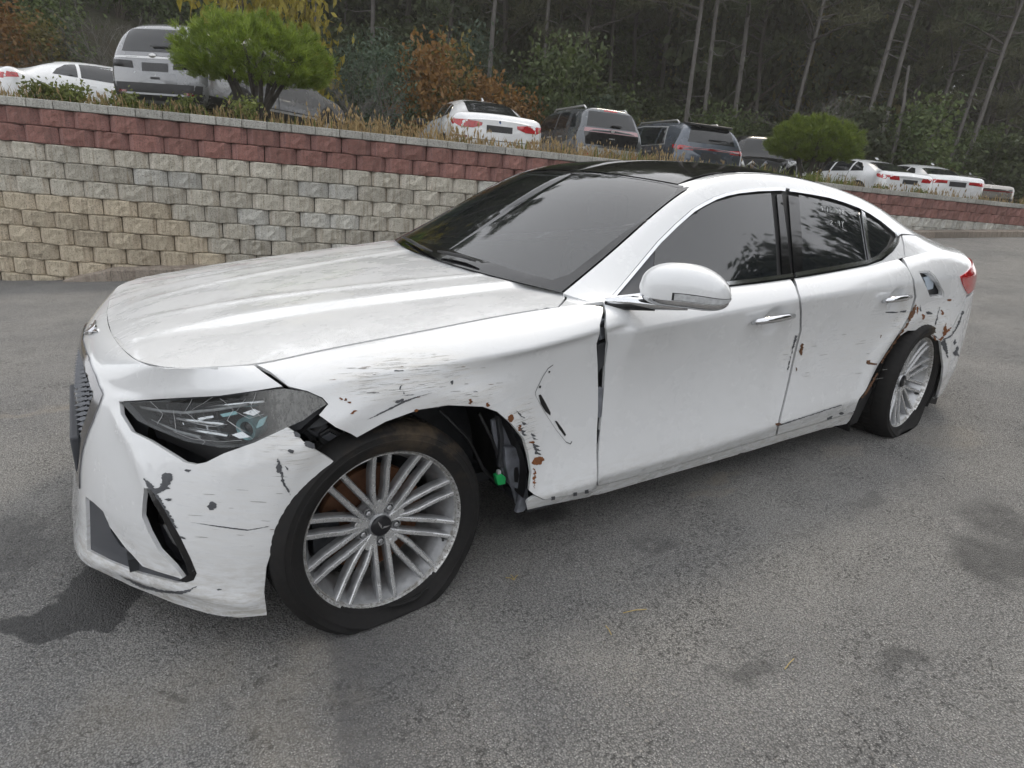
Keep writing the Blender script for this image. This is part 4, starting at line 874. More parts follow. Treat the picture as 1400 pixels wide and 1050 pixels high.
for c in ([(1245,432),(1249,420),(1252,414),(1253,420),(1247,434),(1236,451),(1226,466),(1214,483),(1205,497),(1203,496),(1214,480),(1228,458),(1238,444)], ell((1246,430),3,8,.5), [(1184,493),(1189,492),(1190,495.5),(1198,497),(1198,499),(1190,498.5),(1186,498)], ell((1096,473),2.5,4), ell((1095,481),3,5), ell((1089,505),1.5,3), ell((1064,580),4,2), ell((1204,460),1,2), [(1176,545),(1183,535),(1199,509),(1200,512),(1184,540)]):
    chip(c, M_RUST2, rdoor[0], 'rust_spot', .8)
for c in ([(1087,458),(1090,459),(1081,488),(1078,506),(1076,505),(1082,480)], [(1232,425),(1240,424),(1238,427),(1230,427)], ell((1219,427),9,1,0), ell((1150,565),3,2), [(1130,571),(1138,568),(1137,572),(1131,574)], [(1063,581),(1110,566),(1150,553),(1150,554.5),(1100,570.5),(1066,582)]):
    chip(c, M_PRIMER_CREASE, rdoor[0], 'scratch', .6)
for c in ([(1283,464),(1288,460),(1290,450),(1293,441),(1294,452),(1300,447),(1298,452),(1291,459),(1285,467)], ell((1298,410),3,1.5), ell((1262,433),1.5,4), ell((1288,427),1.5,4), ell((1254,424),1,6), [(1272,455),(1279,462),(1281,467),(1277,463)]):
    chip(c, M_RUST, quarter[0], 'rust_spot', .8)
for c in (ell((1270,428),5,2,.2), ell((1258,421),1,5), [(1284,420),(1285,420),(1279,445),(1278,444)], [(1270,450),(1280,460),(1284,463),(1279,462)]):
    chip(c, M_PRIMER_CREASE, quarter[0], 'chip_or_crease', .7)
for c in (ell((1305,468),2,4,.2), [(1303,482),(1306,479),(1309,472),(1311,476),(1309,482),(1312,488),(1308,486),(1305,487)], [(1285,468),(1292,464),(1295,476),(1296,490),(1292,482)], [(1286,466),(1300,458),(1308,445),(1316,425),(1318,426),(1309,448),(1300,461)]):
    chip(c, M_PRIMER_CREASE, rbump[0], 'chip_or_crease', .7)
for k, (x0, y0) in enumerate(((756,675),(786,669.5),(802,666))):
    chip([(x0-2.5, y0+4), (x0+2.5, y0+3), (x0+2.5, y0+8), (x0-2.5, y0+9)], M_PRIMER_CREASE, sill[0], 'sill_clip', .3)

# ------------------------------------------------------------------ faint marker writing on the rear door pane
M_MARK = simple('white_marker', (.55, .57, .57), .8)
GL = {'9': [[(3,3),(2,0),(0,1),(0,3),(3,3),(2,8)]], '7': [[(0,0),(3,0),(1,8)]], '1': [[(1,0),(1,8)]], '0': [[(0,2),(1,0),(3,1),(3,6),(1,8),(0,6),(0,2)]], '5': [[(3,0),(0,0),(0,3),(3,4),(3,7),(0,8)]], '8': [[(1,4),(0,2),(2,0),(3,2),(0,6),(2,8),(3,6),(1,4)]], '2': [[(0,1),(2,0),(3,2),(0,7),(3,7)]], '4': [[(0,0),(0,4),(3,4)],[(2,0),(2,8)]], 'y': [[(0,0),(1,4)],[(3,0),(1,4),(1,10),(3,10)]], '.': [[(1,3),(2,3)]]}
def write(txt, x0, y0, dx, dy, k):
    for ch in txt:
        for st in GL.get(ch, []):
            P = [GREEN.ev(*[np.array([c]) for c in GREEN.px((x0+a*k, y0+b*k*.95+a*k*.2))])[0]-np.array([0, .0015, 0]) for a, b in st]
            MB().tube(P, .0011, 4).build('marker_stroke', M_MARK, rdoor[0])
        x0 += dx; y0 += dy
write('9.150008', 1122, 282, 4.1, .75, .75); write('2.4y', 1135, 301, 5.2, .4, .85)
# ------------------------------------------------------------------ setting: asphalt, wall, kerb, terrace, hill
SL = .045                                     # the level courses run down against the sloping yard
LEAN = math.atan(SL)
def blots(t, src, spec):
    m = None
    for c, r, k in spec:
        v = t.n('ShaderNodeVectorMath', operation='SUBTRACT'); t.l(src, v.inputs[0]); v.inputs[1].default_value = (c[0], c[1], 0)
        w = t.n('ShaderNodeVectorMath', operation='DIVIDE'); t.l(v.outputs[0], w.inputs[0]); w.inputs[1].default_value = (r[0], r[1], 1e3)
        l = t.n('ShaderNodeVectorMath', operation='LENGTH'); t.l(w.outputs[0], l.inputs[0])
        b = t.mth('MULTIPLY', t.ramp(l.outputs['Value'], [(.55, 1.0), (1.0, 0.0)]), k); m = b if m is None else t.mth('MAXIMUM', m, b)
    return m
def G3(p): return at_z(p, .02)
def asphalt():
    t = NT('worn_asphalt'); o = t.coord(); t.set(Roughness=.9)
    n1 = t.noise(o, .9, 6, .62); n2 = t.noise(o, 7, 6, .7)
    base = t.mix(t.ramp(n1, [(.36, 0.0), (.64, 1.0)]), (.19, .187, .183), (.275, .268, .252)); base = t.mix(t.ramp(n2, [(.5, 0.0), (.75, .55)]), base, (.235, .225, .21))
    v = t.vor(o, 195, out='Color'); sv = t.n('ShaderNodeSeparateColor'); t.l(v, sv.inputs[0]); d = t.vor(o, 195)
    st = t.mth('MULTIPLY', t.ramp(sv.outputs[0], [(.45, 0.0), (.95, 1.0)]), t.ramp(d, [(.25, 1.0), (.55, 0.0)]))
    stc = t.mix(sv.outputs[1], (.19, .19, .19), (.46, .45, .43)); c = t.mix(st, base, stc)
    v2 = t.vor(o, 62, out='Color'); s2 = t.n('ShaderNodeSeparateColor'); t.l(v2, s2.inputs[0]); d2 = t.vor(o, 62)
    big = t.mth('MULTIPLY', t.ramp(s2.outputs[0], [(.80, 0.0), (.86, 1.0)]), t.ramp(d2, [(.28, 1.0), (.42, 0.0)])); c = t.mix(t.mth('MULTIPLY', big, .7), c, t.mix(s2.outputs[2], (.14, .13, .12), (.38, .36, .33)))
    pit = t.ramp(d, [(.42, 0.0), (.72, 1.0)]); c = t.mix(t.mth('MULTIPLY', pit, .62), c, (.05, .05, .051)); crev = t.mth('MULTIPLY', t.ramp(t.noise(o, 75, 4, .7), [(.37, 1.0), (.45, 0.0)]), t.ramp(t.noise(o, 4.5, 4, .65), [(.42, .15), (.62, 1.0)])); c = t.mix(t.mth('MULTIPLY', crev, .75), c, (.045, .044, .043)); pit = t.mth('ADD', t.mth('MULTIPLY', pit, .5), crev)
    edge = t.noise(o, 11, 5, .7); warp = t.n('ShaderNodeVectorMath', operation='ADD'); nv = t.n('ShaderNodeTexNoise'); nv.inputs['Scale'].default_value = 6; nv.inputs['Detail'].default_value = 5; t.l(o, nv.inputs['Vector'])
    sc = t.n('ShaderNodeVectorMath', operation='SCALE'); t.l(nv.outputs['Color'], sc.inputs[0]); sc.inputs['Scale'].default_value = .30; t.l(o, warp.inputs[0]); t.l(sc.outputs[0], warp.inputs[1]); wv = warp.outputs[0]
    off = .15
    def at(p): q = G3(p); return (q[0]+off, q[1]+off)
    oil2 = blots(t, wv, [(at((95,838)), (.17, .15), .95), (at((150,802)), (.15, .2), 1.0), (at((58,855)), (.085, .05), .9)]); oil2 = t.ramp(oil2, [(.35, 0.0), (.5, .85)])
    oil = blots(t, wv, [(at((20,745)), (.10, .25), .5), (at((1360,775)), (.24, .20), .8), (at((1400,740)), (.22, .3), .75), (at((730,715)), (.16, .10), .75), (at((690,690)), (.3, .2), .55), (at((1010,925)), (.12, .05), .55), (at((1230,905)), (.16, .06), .6), (at((1180,690)), (.14, .06), .4), (at((890,745)), (.1, .05), .35), (at((510,862)), (.05, .05), .7), (at((246,950)), (.03, .02), .7), (at((340,1015)), (.02, .02), .7), (at((215,945)), (.02, .015), .6)])
    oil = t.mth('MAXIMUM', oil2, t.mth('MULTIPLY', oil, t.ramp(edge, [(.28, .45), (.55, 1.0)]))); c = t.mix(oil, c, (.028, .028, .029))
    dirt = blots(t, wv, [(at((985,655)), (.16, .05), .6), (at((965,680)), (.12, .04), .45), (at((400,960)), (.22, .25), .35), (at((215,960)), (.35, .2), .25), (at((1150,625)), (.2, .07), .35), (at((1290,605)), (.3, .2), .3), (at((60,560)), (1.5, .06), .5), (at((250,690)), (.02, .02), .2)])
    c = t.mix(t.mth('MULTIPLY', dirt, t.ramp(n2, [(.3, .2), (.7, 1.0)])), c, (.30, .265, .21))
    # darker newer strip to the right of an old seam, worn wheel band to the left
    a, b = G3((445,850)), G3((455,1050)); sx = t.n('ShaderNodeSeparateXYZ'); t.l(o, sx.inputs[0]); nx, ny = -(b[1]-a[1]), (b[0]-a[0]); L = math.hypot(nx, ny); nx, ny = nx/L, ny/L
    sd = t.mth('ADD', t.mth('ADD', t.mth('MULTIPLY', sx.outputs[0], nx), t.mth('MULTIPLY', sx.outputs[1], ny)), -(a[0]*nx+a[1]*ny)); sd = t.mth('ADD', sd, t.mth('MULTIPLY', t.mth('SUBTRACT', edge, .5), .10))
    strip_ = t.mth('MULTIPLY', t.ramp(t.mth('ADD', sd, .5), [(.49, 0.0), (.53, 1.0)]), t.ramp(t.mth('ADD', sd, .0), [(.05, .55), (.35, 0.0)])) if nx > 0 else t.mth('MULTIPLY', t.ramp(t.mth('MULTIPLY', sd, -1), [(0.0, 0.0), (.03, 1.0)]), t.ramp(t.mth('MULTIPLY', sd, -1), [(.05, .55), (.35, 0.0)]))
    c = t.mix(strip_, c, (.085, .085, .088))
    # fine cracks
    ck = t.vor(t.mapv(wv, (1, 1, 1)), .55, 'DISTANCE_TO_EDGE'); ckm = t.mth('MULTIPLY', t.ramp(ck, [(.0, 1.0), (.006, 0.0)]), t.ramp(n1, [(.5, 0.0), (.65, .3)])); c = t.mix(ckm, c, (.02, .02, .02))
    t.col(c); t.rough(t.mth('SUBTRACT', .92, t.mth('MULTIPLY', oil, .40)))
    h = t.mth('ADD', t.mth('ADD', t.mth('MULTIPLY', st, .5), t.mth('MULTIPLY', pit, -1.2)), t.mth('ADD', t.mth('MULTIPLY', big, .6), t.mth('MULTIPLY', n2, .8)))
    t.bump(t.mth('ADD', h, t.mth('MULTIPLY', oil, .3)), .85, .006); return t.m
def axis(lo, hi, fine, coarse, centre, span):
    r = [lo]
    while r[-1] < hi: r.append(r[-1]+(fine if abs(r[-1]-centre) < span else coarse))
    return r
_xs = axis(-70, 90, .4, 2.5, 5, 14); _ys = axis(-70, 12, .3, 2.0, 3, 7)
gnd = mk('asphalt_yard', [(x, y, gz(x, y)) for y in _ys for x in _xs], [(j*len(_xs)+i, j*len(_xs)+i+1, (j+1)*len(_xs)+i+1, (j+1)*len(_xs)+i) for j in range(len(_ys)-1) for i in range(len(_xs)-1)], asphalt(), smooth=True); tag(gnd, kind='structure')
# retaining wall path
WP = np.array([(-6.5,13.5),(-4.2,10.7),(-2.6,8.95),(-1.36,7.9),(.68,7.0),(3.1,6.42),(8,5.72),(14.3,5.02),(20,4.15),(30,2.6)])
_d = np.concatenate([[0], np.cumsum(np.linalg.norm(np.diff(WP, axis=0), axis=1))]); _sq = np.arange(0, _d[-1], .01); _wp = spline(_d, WP, _sq)
_arc = np.concatenate([[0], np.cumsum(np.linalg.norm(np.diff(_wp, axis=0), axis=1))])
def wpath(s):
    p = np.array([np.interp(s, _arc, _wp[:, 0]), np.interp(s, _arc, _wp[:, 1])]); q = np.array([np.interp(s+.05, _arc, _wp[:, 0]), np.interp(s+.05, _arc, _wp[:, 1])]); r = np.array([np.interp(s-.05, _arc, _wp[:, 0]), np.interp(s-.05, _arc, _wp[:, 1])])
    t = (q-r)/np.linalg.norm(q-r); return p, t
def ztop(x): return 1.665-SL*(x+1.36)          # top of the red courses
def wall_y(x): return float(np.interp(x, _wp[:, 0], _wp[:, 1]))
def block_mat(name, c1, c2, stain):
    t = NT(name); o = t.coord(); inf = t.n('ShaderNodeObjectInfo'); t.set(Roughness=.93)
    ps = t.n('ShaderNodeVectorMath', operation='ADD'); t.l(o, ps.inputs[0]); rv = t.n('ShaderNodeVectorMath', operation='SCALE'); rv.inputs[0].default_value = (13, 7, 5); t.l(inf.outputs['Random'], rv.inputs['Scale']); t.l(rv.outputs[0], ps.inputs[1]); q = ps.outputs[0]
    n = t.noise(q, 14, 6, .7); n2 = t.noise(q, 70, 4, .65); c = t.mix(t.ramp(n, [(.3, 0.0), (.7, 1.0)]), c1, c2)
    c = t.mix(t.ramp(t.noise(t.mapv(q, (12, 1, .9)), 3, 4, .6), [(.48, 0.0), (.72, .75)]), c, stain)
    c = t.mix(1.0, c, t.ramp(inf.outputs['Random'], [(0.0, .95), (1.0, 1.36)]), 'MULTIPLY'); c = t.mix(t.ramp(n2, [(.36, .55), (.5, 0.0)]), c, (.06, .058, .052))
    t.col(c); t.bump(t.mth('ADD', n, t.mth('MULTIPLY', n2, .5)), 1.0, .018); return t.m
BM = dict(red=block_mat('red_block', (.20, .092, .078), (.27, .14, .118), (.13, .065, .055)), grey=block_mat('grey_block', (.33, .31, .26), (.46, .435, .375), (.22, .19, .14)),
          pale=block_mat('pale_block', (.38, .375, .345), (.49, .48, .44), (.27, .25, .20)), tan=block_mat('tan_block', (.36, .31, .23), (.48, .42, .32), (.19, .15, .11)), cap=block_mat('cap_block', (.32, .32, .295), (.42, .41, .38), (.20, .19, .165)))
BM['red_side'] = block_mat('red_smooth', (.245, .125, .11), (.31, .17, .152), (.15, .08, .072)); BM['grey_side'] = block_mat('grey_smooth', (.42, .395, .34), (.54, .51, .45), (.28, .22, .15)); BM['pale_side'] = block_mat('pale_smooth', (.44, .435, .41), (.54, .535, .50), (.32, .30, .25)); BM['tan_side'] = block_mat('tan_smooth', (.44, .38, .29), (.54, .47, .37), (.24, .19, .13))
def block_mesh(seed):
    r = random.Random(seed); w, h = .193, .0975; cx = .118+r.uniform(-.004, .004)
    cols = [(-w, .070), (-cx-.004, .004), (-cx*.5, -.004), (0, -.006), (cx*.5, -.004), (cx+.004, .004), (w, .070)]; zs = [-h, -h+.012, -.03, .03, h-.012, h]; v = []; f = []
    for j, z in enumerate(zs):
        for i, (x, y) in enumerate(cols):
            edge = j in (0, 5); k = 0 if i in (0, 6) else r.uniform(-.013, .013)*(1 if 1 < i < 5 else .3)
            v.append((x*(.992 if edge else 1), y+(.012 if edge else 0)+k, z))
    for j in range(5):
        for i in range(6): a = j*7+i; f.append((a, a+1, a+8, a+7))
    n = len(v); v += [(-w*.9, .27, -h), (w*.9, .27, -h), (w*.9, .27, h), (-w*.9, .27, h)]
    f += [tuple(range(6, -1, -1))+(n, n+1), (35, 36, 37, 38, 39, 40, 41, n+2, n+3), (0, 7, 14, 21, 28, 35, n+3, n), (6, n+1, n+2, 41, 34, 27, 20, 13)]
    me = bpy.data.meshes.new('block'); me.from_pydata(v, [], f); me.materials.append(BM['grey']); me.materials.append(BM['grey']); me.update()
    for j in range(5):
        for i in (0, 5): me.polygons[j*6+i].material_index = 1
    return me
BLK = [block_mesh(i) for i in range(7)]
wall = empty('retaining_wall', (0, 0, 0)); tag(wall, 'long split-face block retaining wall with two red courses under a grey cap', 'wall')
BWD, BH = .39, .2
def hidden_by_car(P):
    x, y = to_px(P)
    if x < -30 or x > 1430: return True
    top = np.interp(x, [150, 215, 320, 450, 530, 700, 900, 1060, 1165, 1230, 1300, 1325], [430, 380, 352, 338, 335, 243, 229, 240, 267, 311, 360, 400], left=999, right=999)
    return y > top+16
stuff_v = MB(); stuff_m = []; nblk = 0; KND = ['red', 'grey', 'pale', 'tan']
for k in range(12):
    s = .4+(BWD/2 if k % 2 else 0)
    while s < _arc[-1]-1.2:
        p, t = wpath(s); zt = ztop(p[0])-k*BH; zc = zt-BH/2; nrm = np.array([-t[1], t[0]])
        if nrm[1] < 0: nrm = -nrm
        g = gz(p[0], p[1]-.1)
        if zt > g-.02:
            back = nrm*(-.012*k); c = (p[0]+back[0], p[1]+back[1], zc)
            kind = 'red' if k < 2 else ('tan' if (p[0] < 1.0-(.45*(k-4)**0 if k < 5 else 0) and k >= 5 and p[0] < .2+.32*(k-5)+rng.uniform(-.3, .3)) or (k > 8 and p[0] < 6) else ('pale' if rng.random() < (.10 if k < 5 else .30) or (p[0] > 9) else 'grey'))
            R = Matrix.Rotation(math.atan2(t[1], t[0])+rng.uniform(-.012, .012), 4, 'Z') @ Matrix.Rotation(LEAN, 4, 'Y')
            M = Matrix.Translation((c[0]+rng.uniform(-.002, .002), c[1]+rng.uniform(-.006, .006), zc)) @ R
            me = BLK[rng.randrange(7)]
            if hidden_by_car(c): stuff_v.add([M @ v.co for v in me.vertices], [tuple(q.vertices) for q in me.polygons]); stuff_m += [KND.index(kind)+4*q.material_index for q in me.polygons]
            else:
                o = bpy.data.objects.new('block', me); link(o, wall); o.matrix_local = M; o.material_slots[0].link = 'OBJECT'; o.material_slots[0].material = BM[kind]; o.material_slots[1].link = 'OBJECT'; o.material_slots[1].material = BM[kind+'_side']; nblk += 1
        s += BWD+.004
hb_ = stuff_v.build('far_blocks', BM['red'], wall); hb_['kind'] = 'stuff'
for kn in KND[1:]+[k_+'_side' for k_ in KND]: hb_.data.materials.append(BM[kn])
hb_.data.polygons.foreach_set('material_index', stuff_m)
print('blocks', nblk)
capm = None; s = .35
while s < _arc[-1]-1.0:
    p, t = wpath(s); z = ztop(p[0])
    if capm is None:
        r = MB(); r.box((-.147, -.012, .0), (.147, .30, .098)); capm = r.build('cap_stone', BM['cap'], wall); o = capm; ngroup_mesh(o, .008, 2)
    else: o = bpy.data.objects.new('cap_stone', capm.data); link(o, wall); ngroup_mesh(o, .008, 2)
    o.matrix_local = Matrix.Translation((p[0], p[1], z+.003)) @ Matrix.Rotation(math.atan2(t[1], t[0])+rng.uniform(-.01, .01), 4, 'Z') @ Matrix.Rotation(LEAN, 4, 'Y'); s += .30
# backfill behind the blocks so that no light comes through the joints
bk = MB(); pts = [wpath(s_) for s_ in np.arange(.3, _arc[-1]-1, .5)]
for (p, t), (p2, t2) in zip(pts, pts[1:]):
    n1 = np.array([-t[1], t[0]]); n2_ = np.array([-t2[1], t2[0]]); a, b = p+n1*.16, p2+n2_*.16
    bk.add([(a[0], a[1], gz(*a)-.3), (b[0], b[1], gz(*b)-.3), (b[0], b[1], ztop(b[0])), (a[0], a[1], ztop(a[0]))], [(0, 1, 2, 3)])
bk.build('backfill', simple('joint_shadow', (.03, .028, .024), 1.0), wall)
# kerb along the wall foot
M_CONC = block_mat('old_concrete', (.20, .17, .14), (.28, .24, .20), (.12, .09, .07))
kerb = empty('kerb', (0, 0, 0)); tag(kerb, kind='structure'); s0 = None
ss_ = np.arange(0, _arc[-1]-1.2, 1.2)
def kerb_piece(sa, sb, ha, hb):
    v = []; f = []; n = 6
    for i in range(n+1):
        s_ = sa+(sb-sa)*i/n; p, t = wpath(s_); nn = np.array([-t[1], t[0]]); nn = nn if nn[1] > 0 else -nn; h = ha+(hb-ha)*i/n
        o_, q = p-nn*.34, p+nn*.06; zo, zq = gz(*o_), gz(*o_)
        v += [(o_[0], o_[1], zo-.1), (o_[0]+nn[0]*.02, o_[1]+nn[1]*.02, zo+h-.012), (o_[0]+nn[0]*.04, o_[1]+nn[1]*.04, zo+h), (q[0], q[1], zq+h+.01), (q[0], q[1], zq-.2)]
    for i in range(n):
        for j in range(4): f.append((i*5+j, i*5+j+1, (i+1)*5+j+1, (i+1)*5+j))
    f += [(0, 1, 2, 3, 4), tuple(n*5+j for j in (4, 3, 2, 1, 0))]
    return mk('kerb_stone', v, f, M_CONC, kerb)
_sk = float(np.interp(-.35, _wp[:, 0], _arc)); kerb_piece(_sk-.55, _sk, .02, .14); s = _sk+.005
while s < _arc[-1]-1.6: kerb_piece(s, s+1.19, .14, .14); s += 1.2
# terrace: one sheet from the cap back to the wood, then the hill
def zter(x, y):
    d = max(y-wall_y(x), 0); z = ztop(max(min(x, 60), -30))+.06; h = max(d-13.5-2.0*math.sin(x*.15), 0)
    z -= (.05+.31*min(max((x-1.0)/4, 0), 1)-.10*min(max((x-19)/4, 0), 1))*min(d/2.0, 1)
    return z + .35*min(max(d-13.5, 0), 1) + h*.52/(1+h*.006) + .25*mnoise.noise(Vector((x*.2, y*.2, 0)))*min(d/8, 1)
def ground_mat():
    t = NT('terrace_soil'); o = t.coord(); n = t.noise(o, .8, 6, .65); n2 = t.noise(o, 9, 6, .7)
    c = t.mix(t.ramp(n, [(.35, 0.0), (.65, 1.0)]), (.045, .038, .025), (.03, .034, .016)); c = t.mix(t.ramp(n2, [(.5, 0.0), (.7, .7)]), c, (.075, .06, .038)); t.col(c); t.set(Roughness=1.0); t.bump(n2, .8, .05); return t.m
tv = []; cols = np.concatenate([np.arange(-60, 60, 1.5), [60, 75, 90]]); depth = [.13, .5, 1, 2, 3, 5, 7, 9, 11, 12.5, 13.5, 14.5, 16, 18, 20, 23, 26, 30, 35, 42, 50, 60, 75, 95]
for x in cols:
    xc = min(max(x, -6.4), 29)
    for d in depth: y = (wall_y(xc) if x > -6.4 else 13.4+(-6.4-x)*1.2)+d; tv.append((x, y, zter(x, y)))
nd = len(depth); ter = mk('terrace', tv, [(i*nd+j, (i+1)*nd+j, (i+1)*nd+j+1, i*nd+j+1) for i in range(len(cols)-1) for j in range(nd-1)], ground_mat(), smooth=True); tag(ter, kind='structure')
# ------------------------------------------------------------------ parked cars on the terrace
M_DGLASS = simple('dark_pane', (.012, .014, .017), .04, coat=.4, var=.2, vscale=3); M_LAMP = simple('red_lamp', (.42, .015, .02), .12, coat=1.0, var=.4, vscale=20); M_LAMPD = simple('dark_red_lamp', (.16, .01, .014), .10, coat=1.0)
M_TRIM = simple('dark_trim', (.016, .016, .018), .5, var=.2); M_PLATE = simple('blank_plate', (.03, .031, .034), .4, var=.6, vscale=60); M_SILVER = simple('silver_trim', (.55, .55, .55), .3, metal=.7, var=.1)
M_TYRE2 = simple('tyre_black', (.014, .014, .014), .8, var=.2); M_ALLOY2 = simple('alloy_rim', (.5, .5, .51), .3, metal=.8, var=.15)
def car_paint(name, c, metal=.0): return simple(name, c, .26, metal=metal, coat=.9, var=.10, vscale=2.5)
P_WHITE = car_paint('pearl_white', (.74, .75, .76)); P_GREY = car_paint('graphite', (.10, .108, .118), .4); P_TITAN = car_paint('titan_grey', (.22, .225, .235), .4); P_NAVY = car_paint('blue_grey', (.085, .10, .125), .4); P_BLACK = car_paint('jet_black', (.012, .012, .014), .1); P_BEIGE = car_paint('champagne', (.34, .32, .29), .5)
def parked_car(name, label, px, depth, turn, st, paint, decals, wheels, L, tyre=.34, extra=None, wheel_style=5):
    """st: stations (x from the tail, bottom, belt, top, half width, half roof); turn: heading against the line of sight, left positive"""
    d = ray(px); P = CAM+d*depth; view = math.atan2(d[1], d[0]); th = view+rad(turn)
    st = np.array(st, float)
    root = empty(name); tag(root, label, 'car', 'cars parked on the terrace above the wall')
    gzv = zter(P[0], P[1]); root.matrix_world = Matrix.Translation((P[0], P[1], gzv)) @ Matrix.Rotation(LEAN, 4, 'Y') @ Matrix.Rotation(th, 4, 'Z')
    ns, nr = 84, 30; xs = np.concatenate([[st[0, 0]], st[0, 0]+(st[-1, 0]-st[0, 0])*(1-np.cos(np.linspace(0, math.pi, ns-1)))/2])[1:]; ns = len(xs)
    T = spline(st[:, 0], st[:, 1:], xs); rows = []
    for zb, zl, zt, wb, wt in T:
        zt = max(zt, zl+.01); cab = min(max((zt-zl)/.4, 0), 1); s = np.array([(0, zb), (wb*.90, zb), (wb*.985, zb+.12), (wb, zb+(zl-zb)*.5), (wb*.99, zl-.10), (wb*.955, zl), (wt+(wb-wt)*.20*cab, zt-.09*cab-.01), (wt*.80, zt-.012), (wt*.4, zt), (0, zt+.004)])
        dd = np.concatenate([[0], np.cumsum(np.hypot(*np.diff(s, axis=0).T)+1e-4)]); q = np.linspace(0, dd[-1], nr); q2 = np.stack([np.interp(q, dd, s[:, 0]), np.interp(q, dd, s[:, 1])], 1)
        ker = np.array([.25, .5, .25]); q3 = q2.copy()
        for _ in range(2): q3[1:-1] = .25*q3[:-2]+.5*q3[1:-1]+.25*q3[2:]
        rows.append(q3)
    rows = np.array(rows); v = []
    for i, x in enumerate(xs):
        for y, z in rows[i]: v.append((x, y, z))
        for y, z in rows[i][::-1][1:-1]: v.append((x, -y, z))
    n = 2*nr-2; f = [(i*n+j, (i+1)*n+j, (i+1)*n+(j+1) % n, i*n+(j+1) % n) for i in range(ns-1) for j in range(n)]
    # slightly domed end caps
    for i, sx in ((0, -.03), (ns-1, .03)):
        b = len(v); ring_ = [v[i*n+j] for j in range(n)]; c = np.mean(np.array(ring_), 0)
        v += [tuple(np.array(p)*[1, .94, 1]+np.array([sx, 0, (c[2]-p[2])*.06])) for p in ring_]; v.append((c[0]+sx*1.25, 0, c[2]))
        f += [(i*n+j, i*n+(j+1) % n, b+(j+1) % n, b+j) for j in range(n)]+[(b+j, b+(j+1) % n, b+n) for j in range(n)]
    me_o = mk('body', v, f, paint, root, True, 50); bm = bmesh.new(); bm.from_mesh(me_o.data); bmesh.ops.recalc_face_normals(bm, faces=bm.faces); bm.to_mesh(me_o.data); bm.free(); me_o.data.shade_smooth(); me_o.data.set_sharp_from_angle(angle=rad(42))
    bvh = BVHTree.FromPolygons([tuple(p) for p in v], f)
    def hit(a, b, axis):
        o, dr = {'r': ((-2, a, b), (1, 0, 0)), 'f': ((L+3, a, b), (-1, 0, 0)), 'l': ((a, 3, b), (0, -1, 0)), 'R': ((a, -3, b), (0, 1, 0)), 't': ((a, b, 4), (0, 0, -1))}[axis]
        h = bvh.ray_cast(Vector(o), Vector(dr)); return h
    def decal(nm, poly, axis, mat, off=.006, par=None, step=.07, thick=.012):
        pts = []
        for i, p in enumerate(poly):
            q = poly[(i+1) % len(poly)]; k = max(1, int(math.hypot(q[0]-p[0], q[1]-p[1])/step)); pts += [(p[0]+(q[0]-p[0])*j/k, p[1]+(q[1]-p[1])*j/k) for j in range(k)]
        A = np.array(pts); G = np.array([(x, y) for x in np.arange(A[:, 0].min(), A[:, 0].max(), step) for y in np.arange(A[:, 1].min(), A[:, 1].max(), step)]).reshape(-1, 2)
        if len(G): G = G[pip(G, pts)]
        if len(G): G = G[np.min(np.linalg.norm(G[:, None]-A[None], axis=2), axis=1) > step*.4]
        rv, _, rf = delaunay_2d_cdt([Vector(p) for p in pts]+[Vector(g) for g in G], [(i, (i+1) % len(pts)) for i in range(len(pts))], [], 0, 1e-5)[:3]
        V = np.array([tuple(p) for p in rv]); F = np.array([t for t in rf if len(t) == 3]); F = F[pip(V[F].mean(1), pts)]
        out = []; ok = []; nn = []
        sgn = {'r': (-1, 0, 0), 'f': (1, 0, 0), 'l': (0, 1, 0), 'R': (0, -1, 0), 't': (0, 0, 1)}[axis]
        for p in V:
            h = hit(p[0], p[1], axis)
            if h[0] is None: out.append((0, 0, 0)); ok.append(False); nn.append(sgn)
            else:
                nrm = h[1] if h[1].dot(Vector(sgn)) > 0 else -h[1]; nrm = (nrm*.5+Vector(sgn)*.5).normalized(); out.append(tuple(h[0]+nrm*off)); ok.append(True); nn.append(tuple(nrm))
        ok = np.array(ok); F = F[ok[F].all(1)]
        if not len(F): return None
        return join_patches(nm, [(np.array(out), F, np.array(nn), thick)], mat, par or root)
    for dspec in decals: decal(*dspec)
